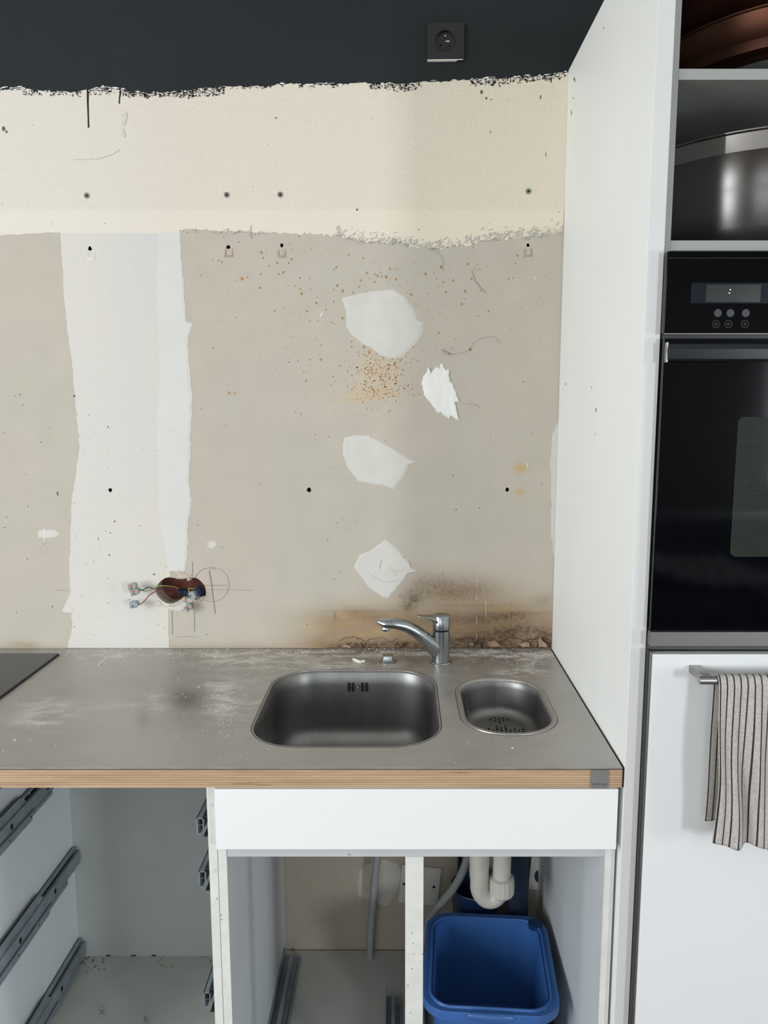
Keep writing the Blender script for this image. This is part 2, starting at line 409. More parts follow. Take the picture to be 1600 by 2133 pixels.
# ------------------------------------------------------------------ wall_back: plasterboard with holes, damp and layers of paint and filler
CUT = [(240+x/5.333, 1160+y/5.333) for x, y in [(450,370),(462,330),(485,290),(520,255),(560,232),(600,226),(645,232),(700,246),(760,244),(800,234),(835,230),(890,232),(930,250),(960,278),(990,312),(1005,350),(1010,395),(1000,440),(975,468),(930,486),(880,478),(830,462),(790,454),(745,466),(690,500),(640,518),(590,520),(540,500),(495,462),(462,420)]]
CUTW = W(CUT)
def ring_px(u, v, r, n=9, jit=.25): return W([(u+r*.85*math.cos(2*PI*k/n)*(1+random.uniform(-jit, jit)), v+r*math.sin(2*PI*k/n)*(1+random.uniform(-jit, jit))) for k in range(n)])
random.seed(3)
HOLES = [ring_px(230, 1021, 4.6), ring_px(644, 1021, 5), ring_px(1056.5, 1020.5, 4.3), ring_px(187.5, 518, 4.5), ring_px(476, 514.5, 5), ring_px(587, 511, 4), ring_px(1100, 511, 4)]
GX0, GX1, GZ0, GZ1, GS = -1.30, .10, 0.0, 1.90, .005
xs = np.arange(GX0, GX1+1e-6, GS); zs = np.arange(GZ0, GZ1+1e-6, GS)
def px_of(x, z, y=0.0):
    dx, dy, dz = x-CAM.x, y-CAM.y, z-CAM.z
    dep = dy*_c - dz*_s
    return CX+FPX*dx/dep, CY-FPX*(dy*_s+dz*_c)/dep
BLOBS = dict(
 brown=[(930,1228,100,34,.42),(1000,1345,260,14,.6),(770,1344,90,12,.7),(750,1290,110,34,.35),(1010,1345,230,30,.95),(880,1300,190,42,.72),(1070,1285,100,42,.75),(760,1325,120,30,.6),(720,1335,110,18,.42),(500,1348,170,7,.35),(60,1343,22,6,.5),(30,1340,18,6,.4),(960,1235,120,38,.26),(700,1290,70,22,.3),
        (1140,1330,14,60,.4),(275,1322,14,14,.25),(20,1348,400,5,.25),(1085,975,12,8,.5),(1084,1025,9,7,.4),(560,1900,260,260,.0)],
 dark=[(1100,1322,60,26,.8),(1000,1338,150,12,.7),(760,1340,90,9,.5),(940,1290,150,12,.32),(1112,1336,42,13,1.5),(1050,1335,60,11,1.1),(965,1340,60,8,1.0),(830,1344,70,6,1.0),(720,1346,50,4,.8),(1062,1283,46,7,.62),(1000,1290,70,12,.3),(860,1247,22,16,.75),(900,1218,50,22,.46),(985,1226,60,22,.40),(940,1240,70,16,.3),(760,1274,80,2.2,.35),(1000,1262,90,2.5,.35),(1090,1276,70,3,.4),(850,1264,14,9,.5),(1130,1250,20,14,.3),(1060,1316,70,14,.55),(930,1322,80,14,.3)],
 ochre=[(1086,973,12,7,.9),(1078,984,7,6,.7),(1083,1025,9,7,.8),(775,820,55,14,.38),(790,770,45,40,.22),(740,833,32,3,.5)])
def field(U, V, lst):
    o_ = np.zeros_like(U)
    for (u, v, su, sv, a) in lst: o_ += a*np.exp(-(((U-u)/su)**2+((V-v)/sv)**2)/1.0)
    return np.clip(o_, 0, 1)
XX, ZZ = np.meshgrid(xs, zs, indexing='ij'); UU, VV = px_of(XX, ZZ)
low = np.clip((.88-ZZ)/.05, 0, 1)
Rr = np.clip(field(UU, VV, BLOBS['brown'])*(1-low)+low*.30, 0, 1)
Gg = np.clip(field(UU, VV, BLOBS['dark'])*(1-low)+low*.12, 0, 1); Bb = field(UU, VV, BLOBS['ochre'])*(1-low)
wb = MB(); nx, nz = len(xs), len(zs)
removed = np.zeros((nx-1, nz-1), bool); patches = []
for l in [CUTW]+HOLES:
    i0 = int((min(p[0] for p in l)-GX0)/GS)-1; i1 = int((max(p[0] for p in l)-GX0)/GS)+2
    j0 = int((min(p[1] for p in l)-GZ0)/GS)-1; j1 = int((max(p[1] for p in l)-GZ0)/GS)+2
    removed[i0:i1, j0:j1] = True
    patches.append(([(xs[i0], zs[j0]), (xs[i1], zs[j0]), (xs[i1], zs[j1]), (xs[i0], zs[j1])], l))
vs = [(float(x), 0.0, float(z)) for x in xs for z in zs]
fs = [(i*nz+j, (i+1)*nz+j, (i+1)*nz+j+1, i*nz+j+1) for i in range(nx-1) for j in range(nz-1) if not removed[i, j]]
wb.add(vs, fs); ngrid = len(vs)
for outer, hole in patches:
    tris = tessellate_polygon([[Vector((p[0], p[1], 0)) for p in outer], [Vector((p[0], p[1], 0)) for p in hole]])
    wb.add([(p[0], 0, p[1]) for p in outer+hole], [tuple(t) for t in tris])
# rest of the wall slab
wb.add([(-3.2,0,0),(GX0,0,0),(GX0,0,2.75),(-3.2,0,2.75)], [(0,1,2,3)])
wb.add([(GX1,0,0),(2.4,0,0),(2.4,0,2.75),(GX1,0,2.75)], [(0,1,2,3)])
zl = float(zs[-1]); wb.add([(GX0,0,zl),(GX1,0,zl),(GX1,0,2.75),(GX0,0,2.75)], [(0,1,2,3)])
wb.add([(-3.2,.2,0),(2.4,.2,0),(2.4,.2,2.75),(-3.2,.2,2.75)], [(0,1,2,3)])
wb.add([(-3.2,0,0),(2.4,0,0),(2.4,.2,0),(-3.2,.2,0)], [(0,1,2,3)]); wb.add([(-3.2,0,2.75),(2.4,0,2.75),(2.4,.2,2.75),(-3.2,.2,2.75)], [(0,1,2,3)])
wb.add([(-3.2,0,0),(-3.2,0,2.75),(-3.2,.2,2.75),(-3.2,.2,0)], [(0,1,2,3)]); wb.add([(2.4,0,0),(2.4,0,2.75),(2.4,.2,2.75),(2.4,.2,0)], [(0,1,2,3)])
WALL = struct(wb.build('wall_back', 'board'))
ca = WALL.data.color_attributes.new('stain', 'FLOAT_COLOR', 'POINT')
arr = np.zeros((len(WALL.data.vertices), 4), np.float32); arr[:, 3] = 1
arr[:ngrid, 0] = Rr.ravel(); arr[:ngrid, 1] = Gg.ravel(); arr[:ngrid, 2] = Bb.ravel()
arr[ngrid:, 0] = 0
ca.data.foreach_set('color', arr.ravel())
# holes lined behind the face
hb = MB()
for l in HOLES: MB().polyY([p for p in l], .045, 0.0, back=False).build('screw_hole', 'dark_void', WALL)
cv = MB(); n = len(CUTW)
cen = (sum(p[0] for p in CUTW)/n, sum(p[1] for p in CUTW)/n)
cv.add([(p[0], 0, p[1]) for p in CUTW]+[(p[0], .013, p[1]) for p in CUTW], [(i, (i+1) % n, (i+1) % n+n, i+n) for i in range(n)], 0)
big = [(cen[0]+(p[0]-cen[0])*1.06, cen[1]+(p[1]-cen[1])*1.08) for p in CUTW]
cv.add([(p[0], .013, p[1]) for p in CUTW]+[(p[0], .013, p[1]) for p in big]+[(p[0], .055, p[1]) for p in big], [(i, (i+1) % n, (i+1) % n+n, i+n) for i in range(n)]+[(i+n, (i+1) % n+n, (i+1) % n+2*n, i+2*n) for i in range(n)], 0)
cv.add([(p[0], .055, p[1]) for p in big], [tuple(range(n))], 1)
cv.build('cut_out_cavity', ['raw_board', 'brick_hollow'], WALL, label='brown ragged double cut-out for wall boxes')
rb = MB()
for (a, b_, c_) in [((805,255),(850,240),24), ((1000,440),(930,500),30), ((740,480),(820,470),34), ((830,520),(900,470),22)]:
    p = PY(240+a[0]/5.333, 1160+a[1]/5.333, .004); q = PY(240+b_[0]/5.333, 1160+b_[1]/5.333, .008)
    rb.tube([p, (p+q)/2+Vector((0, -.004, .002)), q], [.003, c_/5.333*.0006*2, .002], 7)
stuff(rb.build('broken_rim', 'raw_board', WALL, smooth=60, label='crumbled plaster along the cut-out rim'))

# layers. thickness is built up towards the room
random.seed(11)
top_edge = [(-460,191),(-200,190),(0,187),(40,184),(95,188),(150,191),(180,187),(210,184),(250,187),(300,192),(360,190),(470,180),(560,180),(600,175),(680,178),(760,173),(840,174),(900,171),(960,167),(1000,164),(1060,163),(1120,160),(1150,157),(1175,152),(1186,151)]
te = rough_line(top_edge, 1.3, 6)
bot_edge = [(1172,484),(1140,488),(1100,493),(1060,496),(1010,500),(985,508),(960,512),(905,518),(868,516),(848,506),(830,502),(800,505),(760,502),(730,497),(700,490),(620,487),(560,485),(520,483),(450,481),(410,478),(374,478)]
be = rough_line(bot_edge[:16], 2.6, 5)[:-1]+rough_line(bot_edge[15:], 1.2, 6)
be += [(374,486),(125,486)]+rough_line([(125,484),(60,487),(0,491),(-200,494),(-460,496)], 1.0, 6)
wp_out = W([(-460,150)]+[(u, v-14) for u, v in [(1196,162)]]) + W(be)
wp = MB().polyY(wp_out, -.0008, 0); wp.build('wallpaper_layer', 'wallpaper', WALL, label='cream painted woven wallpaper band below the black paint')
be2 = W(te); zt_ = 2.75
bp = MB().polyY([(-3.2, zt_), (2.4, zt_), (2.4, W([(1186,151)])[0][1])] + be2[::-1] + [(-3.2, be2[0][1])], -.0014, 0)
bp.build('black_paint_layer', 'black_paint', WALL, label='matt black painted upper wall with a ragged lower edge')
# dry-brushed fringe of black over the weave, paint runs
fr_ = MB(); random.seed(5)
teW = te
def edge_v(u):
    for (a, b_) in zip(te[:-1], te[1:]):
        if a[0] <= u <= b_[0]: return a[1]+(b_[1]-a[1])*(u-a[0])/max(1e-6, b_[0]-a[0])
    return 187
def dens(u):
    d = .12
    for a, b_, k in [(45,170,.75),(185,240,.6),(255,470,.97),(480,570,.35),(770,880,.8),(980,1170,.75),(1130,1180,.7),(600,700,.2)]:
        if a <= u <= b_: d = max(d, k)
    return d
for iu in range(0, 400):
    u = iu*3.1+random.uniform(-.9, .9)
    if u > 1178: break
    d = dens(u); reach = 3+17*d*(.72+.28*math.sin(u*.031+1))
    for iv in range(-1, 8):
        dv = iv*2.5+random.uniform(-.8, .8)
        if dv > reach: break
        if random.random() < d*.9*max(0, 1-dv/(reach+6))**.5:
            ee = edge_v(u)+dv; dv = max(dv, -2); ee = edge_v(u)+dv; wd = random.choice([1.0, 1.6, 2.4, 3.4, 6.0])*random.uniform(.7, 1.3)*(1.25-.5*dv/(reach+1)); hh = random.uniform(.9, 3.4)
            q = W([(u-wd/2, ee-hh/2), (u+wd/2, ee-hh/2+random.uniform(-.4, .4)), (u+wd/2*random.uniform(.5, 1), ee+hh/2), (u-wd/2*random.uniform(.4, 1), ee+hh/2)])
            fr_.polyY(q, -.0012, -.0007)
stuff(fr_.build('dry_brush_fringe', 'black_paint', WALL, label='broken black brush marks on the raised weave'))
dr = MB()
for pts, r in [([(183,186),(183,215),(184,245),(184.5,266)], [2.8,2.2,1.8,2.1]), ([(251,184),(250.5,195),(249,205),(248.5,216)], [3.4,2.2,1.6,1.6]), ([(1148,158),(1148,172)], [1.6,1.2])]:
    P = [PY(u, v, -.001) for u, v in pts]; MB().tube(P, [x*.0009 for x in r], 6, sy=.5).build('paint_run', 'black_paint', WALL, smooth=60, label='thin run of black paint')
# white rags along the edge of the black
wr = MB(); random.seed(21)
for i in range(90):
    u = random.choice([random.uniform(0, 60), random.uniform(180, 250), random.uniform(570, 760), random.uniform(860, 1180), random.uniform(980, 1180)])
    v = edge_v(u)+random.uniform(-3, 4); L = random.uniform(4, 18); h = random.uniform(.6, 2.2); sl = random.uniform(-.25, .15)
    k = 5; upp = [(u+L*t/k, v+sl*L*t/k-h*math.sin(PI*t/k)+random.uniform(-.4, .4)) for t in range(k+1)]; dn = [(u+L*t/k, v+sl*L*t/k+h*.5+random.uniform(-.3, .3)) for t in range(k, -1, -1)]
    wr.polyY(W(upp+dn), -.0020, -.0012)
stuff(wr.build('torn_paint_edge', 'plaster_white', WALL, label='white torn slivers along the black paint edge'))

random.seed(12)
left = rough_line([(125,480),(128,520),(133,600),(140,680),(150,750),(158,850),(166,930),(158,990),(150,1040),(148,1090),(145,1170),(145,1215),(148,1232),(129,1274),(151,1276),(150,1310),(141,1349.5)], .7, 7)
right = rough_line([(353,1349.5),(350,1290),(352,1262)], .6, 7)+[(352,1256)]
# the outline of the cut-out forms part of the edge
cut_bot = [p for p in CUT]
band = left + rough_line([(141,1349.5),(353,1349.5)], 0, 50)[1:-1] + right
# trace cut-out from its underside round the left lobe to its top
iL = min(range(len(CUT)), key=lambda i: abs(CUT[i][0]-352)+abs(CUT[i][1]-1257))
seq = []
i = iL
while True:
    seq.append(CUT[i]); i = (i+1) % len(CUT)
    if CUT[i][1] < 1210 and CUT[i][0] > 352: seq.append(CUT[i]); break
band += seq
band += rough_line([(358,1196),(385,1192),(390,1160),(392,1090),(400,1040),(394,1000),(396,960),(398,890),(401,830),(393,750),(392,700),(403,673),(388,671),(380,560),(375,480)], .8, 7)
hl = [HOLES[0], HOLES[3]]
bd = MB().polyY(W(band), -.0006, 0, holes=hl); bd.build('joint_compound_band', 'compound', WALL, label='wide white vertical band of joint compound')
b2 = rough_line([(330,1010),(327,900),(333,760),(326,640),(330,484)], 1.2, 12)+[(374,484)]+rough_line([(378,560),(385,668),(399,675),(389,700),(389,760),(397,830),(394,890),(392,960),(390,1000),(396,1040),(388,1090),(386,1160),(382,1186),(352,1188),(345,1140),(330,1080),(330,1010)], 1.2, 10)[:-1]
MB().polyY(W(b2), -.0009, -.0005).build('joint_compound_coat', 'compound2', WALL, label='bluish second coat along the edge of the white band')
b3 = rough_line([(1160,880),(1151,905),(1147,960),(1148,1040),(1147,1100),(1151,1140),(1155,1165)], .8, 8)+[(1162,1165),(1170,880)]
MB().polyY(W(b3), -.0005, 0).build('corner_filler_strip', 'filler', WALL)
def patch(name, pts, m_='filler', jit=.7, t=.0016, label=None, step=6):
    pl = rough_line(pts+[pts[0]], jit, step)[:-1]
    Wp = W(pl); c0 = (sum(p[0] for p in Wp)/len(Wp), sum(p[1] for p in Wp)/len(Wp))
    b_ = MB(); nn = len(Wp)
    inner_ = [(c0[0]+(p[0]-c0[0])*.93, c0[1]+(p[1]-c0[1])*.93) for p in Wp]
    b_.add([(p[0], -.0002, p[1]) for p in Wp]+[(p[0], -t, p[1]) for p in inner_]+[(p[0], .0005, p[1]) for p in Wp], [(k, (k+1) % nn, (k+1) % nn+nn, k+nn) for k in range(nn)]+[(k, (k+1) % nn, (k+1) % nn+2*nn, k+2*nn) for k in range(nn)])
    tr = tessellate_polygon([[Vector((p[0], p[1], 0)) for p in inner_]]); b_.add([(p[0], -t, p[1]) for p in inner_], [tuple(q) for q in tr])
    return b_.build(name, m_, WALL, smooth=60, label=label)
random.seed(2)
patch('filler_patch', [(712,620),(765,609),(818,603),(845,620),(868,655),(869,665),(883,672),(880,695),(868,715),(850,730),(835,744),(815,747),(795,742),(775,725),(755,715),(730,695),(722,680),(722,650)], jit=.5, label='largest pale filler patch above the brown splashes')
patch('filler_patch', [(714,925),(718,911),(740,907),(764,908),(767,904),(771,909),(810,930),(850,955),(864,962),(864,966),(852,966),(845,985),(820,1019),(800,1012),(760,1005),(745,1002),(725,975),(715,950)], jit=.5, label='pale filler patch at mid height')
patch('filler_patch', [(737,1180),(750,1155),(775,1145),(803,1124),(825,1140),(868,1191),(850,1195),(840,1210),(808,1246),(795,1243),(770,1225),(748,1195)], jit=.5, label='diamond-shaped cracked filler patch above the tap')
patch('filler_patch', [(878,800),(881,785),(889,775),(892,764),(897,776),(905,768),(911,762),(916,766),(922,756),(926,766),(935,768),(937,790),(945,805),(958,838),(948,838),(951,852),(957,878),(940,868),(935,877),(920,860),(912,862),(905,850),(888,830)], 'filler_white', jit=1.0, t=.0035, label='small bright white filler smear', step=4)
patch('filler_patch', [(78,1108),(90,1103),(112,1104),(124,1110),(118,1118),(98,1121),(80,1120)], 'filler', jit=.5, t=.0004, label='faint smear at the left')
patch('filler_patch', [(432,1130),(446,1125),(452,1133),(444,1142),(434,1141)], 'filler', jit=.5, t=.0004)
patch('filler_patch', [(352,1192),(358,1189),(385,1189),(386,1195),(400,1196),(398,1202),(370,1205),(354,1201)], 'raw_board', jit=.4, t=.0010, label='bare strip over the cut-out')
patch('filler_patch', [(330,1250),(340,1262),(362,1264),(390,1254),(392,1262),(380,1272),(352,1270),(335,1262)], 'filler', jit=1.0, t=.0025, label='lumpy white plaster under the cut-out', step=4)
patch('filler_patch', [(253,238),(262,232),(266,238),(264,254),(258,262),(254,258),(256,246)], 'filler', jit=.5, t=.0024, step=4)
patch('filler_patch', [(252,270),(257,268),(262,280),(261,288),(255,282)], 'filler', jit=.4, t=.0024, step=4)
# slips of crumbs along the stippled wallpaper edge
sc_ = MB(); random.seed(9)
for i in range(420):
    u = random.uniform(700, 1170) if i % 9 else random.uniform(372, 560)
    base = np.interp(u, [372,560,700,760,848,905,1000,1170], [481,484,490,502,508,517,500,485])
    v = base-abs(random.gauss(0, 9 if u > 700 else 3))+random.uniform(0, 5)
    L = random.uniform(1.5, 6) if u > 700 else random.uniform(.8, 2.6); a = random.gauss(-.5, .6); h = random.uniform(.5, 1.4)
    dx, dy = math.cos(a)*L, math.sin(a)*L; nx_, ny_ = -math.sin(a)*h, math.cos(a)*h
    sc_.polyY(W([(u-dx, v-dy), (u+nx_, v+ny_), (u+dx, v+dy), (u-nx_, v-ny_)]), -.0024-.001*random.random(), -.0006)
stuff(sc_.build('stipple_ridges', 'filler', WALL, label='stippled ridges of filler along the wallpaper edge'))

# splashes, specks, scratches, pencil
def discs(name, items, m_, y=-.0004, label=None, n_=9):
    b_ = MB()
    for (u, v, ru, rv) in items:
        a0 = random.uniform(0, 6); c0 = PY(u, v, 0); k = .00094
        ring = [(c0.x+k*ru*math.cos(a0+2*PI*i/n_)*random.uniform(.85, 1.12), c0.z+k*rv*math.sin(a0+2*PI*i/n_)*random.uniform(.85, 1.12)) for i in range(n_)]
        b_.polyY(ring, y, 0)
    return stuff(b_.build(name, m_, WALL, label=label))
random.seed(4)
S3 = [(366,105,6),(373,126,4),(290,208,7),(452,183,6),(485,132,5),(474,147,4),(435,190,4),(428,146,5),(363,190,4),(360,244,5),(524,267,6),(664,235,6),(685,256,6),(856,201,7),(780,185,5),(822,197,5),(838,200,4),(895,210,5),(1010,190,6),(952,270,5),(1070,162,6),(1175,150,5),(1118,215,5),(1165,257,6),(1152,308,5),(1090,261,5),(684,363,5),(620,330,4),(545,335,5),(540,608,5),(1062,420,5),(418,335,4),(660,163,5),(708,114,4),(765,128,4),(1190,208,5),(1080,223,4),(750,240,4),(810,220,4),(240,657,6),(262,657,4),(600,525,5),(1185,485,7),(888,545,6),(768,475,6),(720,475,4),(872,170,4),(1225,255,4),(515,43,4),(1370,117,5),(1335,208,4),(395,158,4),(582,303,5),(650,298,4),(600,470,3),(1363,148,3),(1256,336,4),(972,308,4),(756,215,4),(812,190,4),(725,262,4),(130,195,3),(218,45,3),(277,64,3),(1020,265,3),(1052,208,3),(498,237,3),(554,206,3)]
sp_ = [(350+x/1.882, 470+y/1.882, r/1.882*.95, r/1.882*1.15) for x, y, r in S3]
for i in range(110): sp_.append((random.gauss(760, 150), random.gauss(600, 55), *(2*[random.uniform(.7, 1.6)])))
for i in range(330):
    u, v = random.gauss(790, 34), random.gauss(785, 33)
    sp_.append((u, v, *(2*[random.uniform(.7, 2.1)])))
for i in range(70): sp_.append((random.gauss(740, 110), random.gauss(730, 60), *(2*[random.uniform(.5, 1.4)])))
sp_ = [s_ for s_ in sp_ if 395 < s_[0] < 1150 and 492 < s_[1] < 900]
discs('cooking_splash', sp_, 'rust_spot', -.0004, 'scattered ochre splashes on the bare board')
sk = []
for i in range(90): sk.append((random.uniform(400, 1140), random.uniform(500, 1330), random.uniform(.5, 1.3), random.uniform(.6, 1.8)))
for i in range(40): sk.append((random.uniform(150, 380), random.uniform(860, 1340), random.uniform(.5, 1.2), random.uniform(.6, 1.5)))
for i in range(16): sk.append((random.uniform(5, 140), random.uniform(800, 1330), random.uniform(.5, 1.2), random.uniform(.6, 1.8)))
for i in range(14): sk.append((random.uniform(5, 1160), random.uniform(220, 470), random.uniform(.5, 1.3), random.uniform(.6, 1.4)))
sk += [(120,1028,1.5,5),(239,1086,2,2),(230,1110,1.5,2),(225,889,1.5,2),(155,825,3,2),(8,268,4,6),(14,275,3,3),(575,246,2,2),(744,437,2.5,2.5),(872,478,1.6,1.6),(1003,192,3,5),(1013,205,3,2.5),(1023,208,2,1.5),(1126,203,1.6,5),(1164,442,1.5,1),(1137,322,1,5),(1022,275,1,3),(321,1196,3,2),(228,1156,2,2)]
for o_y, lst in ((-.0011, sk),): discs('dirt_speck', lst, 'speck', o_y, 'tiny dark specks and chips', 7)
def strokes(name, lines, m_, wpx, y=-.0008, label=None):
    b_ = MB()
    for ln in lines:
        w_ = wpx
        if isinstance(ln, tuple): ln, w_ = ln
        P = [Vector((PY(u, v).x, y, PY(u, v).z)) for u, v in ln]
        b_.tube(P, w_*.00047, 4, sy=.35)
    return stuff(b_.build(name, m_, WALL, label=label))
def arc(cu, cv, r, a0, a1, n_=24): return [(cu+r*math.cos(math.radians(a0+(a1-a0)*i/n_)), cv+r*math.sin(math.radians(a0+(a1-a0)*i/n_))) for i in range(n_+1)]
strokes('pencil_mark', [arc(441.5, 1217, 36, -95, 118), arc(436, 1214, 31, -160, -62), ([(436,1188),(441,1218),(448.5,1278)], 1.5), ([(427,1219),(475,1219)], 1.5), [(430,1228),(525,1229)], [(401,1170),(402,1202)], [(358.5,1272),(359.5,1322)], [(405,1272),(405.5,1315)], [(366,1325),(376,1327),(388,1325),(400,1327),(412,1325)], [(117,1229),(140,1229)]], 'pencil', 1.0, label='pencilled circles and crosses right of the cut-out')
strokes('crease_line', [[(921,735),(928,738),(945,738),(965,735),(978,728),(984,716),(1000,706),(1020,701),(1032,702),(1043,718)], ([(921,728),(930,733),(940,738)], 2.5), [(905,521),(920,535),(923,548),(921,560)], [(983,565),(990,585),(1000,598),(1011,610)], [(985,560),(1003,561)], [(524,470),(522,485),(525,498)], [(930,840),(945,836),(957,832)], [(970,842),(990,842),(1000,850)], [(690,672),(697,676),(700,676)], [(155,333),(205,332),(235,322),(250,312)], [(697,1274),(698,1290)], [(810,1180),(822,1190),(826,1200)], [(822,1192),(840,1188)], [(795,1165),(793,1175),(790,1185)], [(768,1193),(800,1213),(830,1208)], [(852,1168),(858,1185)]], 'pencil', 1.0, -.0017, label='fine cracks and creases')
strokes('chalk_line', [([(94,1100),(94,1128)], 2.6), [(94,1136),(94,1150)], ([(405,1078),(407,1085)], 2), [(434,1130),(434,1142),(428,1152)], [(1018,912),(1014,935)], [(1013,950),(1011,960)], [(1028,905),(1028,915)], ([(1098,964),(1099,973)], 2), [(993,1200),(994,1220)], [(993,1240),(993,1250)], [(1012,1252),(1012,1285)], [(993,1285),(993,1300)], [(993,1320),(993,1330)], ([(740,864),(766,865)], 1.2), ([(1113,577),(1115,582)], 3), ([(1128,631),(1136,631)], 2), ([(668,660),(672,650)], 3.5), ([(1119,1128),(1126,1129)], 4)], 'chalk', 1.2, label='short white scratches')
random.seed(31)
cr = []
for a, b_, amp in [(706,762,9),(760,835,8),(940,1012,7),(1040,1100,8),(1095,1146,7)]:
    u = a; ln = []
    while u < b_:
        ln.append((u, 1336-amp*abs(math.sin((u-a)/17.))+random.uniform(-2.2, 2.2))); u += random.uniform(3, 6)
    cr.append((ln, random.uniform(1.6, 2.8)))
for i in range(24):
    u = random.choice([random.uniform(700, 840), random.uniform(940, 1146)]); ln = [(u, 1348)]
    for k in range(4): ln.append((ln[-1][0]+random.uniform(-4, 6), ln[-1][1]-random.uniform(1, 4)))
    cr.append((ln, random.uniform(1.5, 3.0)))
cr.append(([(1125,1349),(1123,1338),(1128,1328),(1134,1336),(1144,1340),(1146,1349)], 3.0))
cr.append(([(680,1349),(760,1348.5),(860,1349),(960,1348.5),(1050,1349),(1147,1348)], 3.2))
cr.append(([(0,1350.5),(300,1350.5),(680,1350)], 1.6))
strokes('damp_crack', cr, 'mould_line', 2, -.001, label='dark blistered cracks above the worktop')
for pts in ([(1122,1347),(1121,1334),(1126,1326),(1130,1334),(1136,1338),(1140,1347)], [(1078,1342),(1090,1338),(1102,1337),(1104,1346),(1090,1347)], [(1012,1344),(1020,1335),(1030,1333),(1038,1338),(1044,1345),(1030,1347)], [(976,1340),(984,1338),(988,1342),(980,1344)], [(712,1347),(718,1342),(730,1344),(732,1348)]):
    patch('peeling_flake', pts, mat('peeling_paper_flake', rgb(160, 136, 116), .85, var=.2, vscale=120), jit=.8, t=.004, step=3, label='pale peeling flake')
# torn paper where brackets sat
for u, v in ((190, 533), (477, 527), (587, 528), (1100, 526)):
    b_ = MB(); Wp = W([(u-8, v-8), (u-9, v+9), (u+9, v+9), (u+8, v-9), (u+5, v-9), (u+5.5, v+4), (u-5.5, v+4), (u-5, v-8)]); b_.polyY(Wp, -.0010, 0)
    b_.build('bracket_print', mat('torn_brown_paper', rgb(168, 150, 136) if u > 300 else rgb(212, 208, 198), .85, var=.1, vscale=90), WALL, label='torn bracket outline')
# below the worktop
patch('filler_patch', [(745,1850),(747,1815),(765,1800),(800,1790),(828,1800),(842,1830),(825,1860),(812,1885),(800,1888),(782,1880),(760,1872),(746,1868)], mat('old_grey_filler', rgb(190, 184, 172), .85, var=.04), label='filler patch behind the grey conduit inside the cabinet')

# ------------------------------------------------------------------ wall plugs
def wall_plug(u, v, m_, label):
    c = PY(u, v, -.0008); t = thing('wall_plug', label, 'wall plug', (c.x, c.y, c.z), 'wall plugs in a row below the black paint')
    r = .0062
    prof = [(.0026, .012), (.0026, -.0006), (r, -.0008), (r, .0015)]
    MB().lathe(c, prof, 20, 'y').build('collar', m_, t, smooth=True)
    b_ = MB()
    for a in (0, PI/2, PI, 3*PI/2):
        ca_, sa_ = math.cos(a), math.sin(a)
        MB().box(c.x+ca_*.0045-.0012, c.x+ca_*.0045+.0012, c.y-.0013, c.y, c.z+sa_*.0045-.0012, c.z+sa_*.0045+.0012).build('lug', m_, t)
    MB().lathe(c, [(.0026, -.00070), (.0003, -.0007)], 12, 'y').build('socket_hole', 'dark_void', t)
wall_plug(181, 407.5, 'plug_grey', 'grey plastic wall plug at the far left of the row')
wall_plug(472.5, 406, 'plug_grey', 'grey wall plug left of the middle pair, second from the left')
wall_plug(584, 405.5, 'plug_grey', 'grey wall plug, third from the left in the row')
wall_plug(1101, 398.5, 'plug_green', 'green wall plug near the white side panel')

# ------------------------------------------------------------------ black wall socket
a, b_ = PY(890, 52), PY(966, 129); sx0, sx1, sz0, sz1 = a.x, b_.x, b_.z, a.z; scx, scz = PY(927.5, 88).x, PY(927.5, 88).z
t = thing('wall_socket', 'black square power socket on the black wall', 'socket', (scx, -.0014, scz))
fr = MB(); fr.polyY([(p[0], p[1]) for p in rrect(sx0, sx1, sz0, sz1, .002, 3)], -.009, -.0012, holes=[[(scx+.0225*math.cos(2*PI*k/36), scz+.0225*math.sin(2*PI*k/36)) for k in range(36)]])
fr.build('cover_plate', 'black_plastic', t)
MB().lathe((scx, 0, scz), [(.0225, -.0085), (.0215, -.0098), (.0198, -.0095), (.0192, -.0022), (.0005, -.0020)], 36, 'y').build('socket_well', mat('socket_insert_black', rgb(26,27,28), .3), t, smooth=True)
MB().lathe((scx, 0, scz+.0095), [(.0003, -.0088), (.0020, -.0080), (.0022, -.002)], 14, 'y').build('earth_pin', 'chrome', t, smooth=True)
for dx in (-.0095, .0095): MB().lathe((scx+dx, 0, scz-.007), [(.0030, -.0023), (.0003, -.0023)], 12, 'y').build('contact_hole', 'dark_void', t)
MB().box(scx+.001, scx+.009, -.0030, -.0022, scz-.0003, scz+.0020).build('painted_glint', 'white_plastic', t, label='pale painted glint in the socket well')  # pale bar stands in for a glint inside the well
lp = MB().polyY([(sx0+.0005, sz0+.0008), (sx0+.0003, sz0-.0008), (scx, sz0-.0004), (sx1-.003, sz0+.0002), (sx1-.0015, sz0+.0016), (scx, sz0+.0014)], -.0092, -.001); lp.build('bare_lower_edge', 'plaster_white', t, label='white unpainted lower edge')

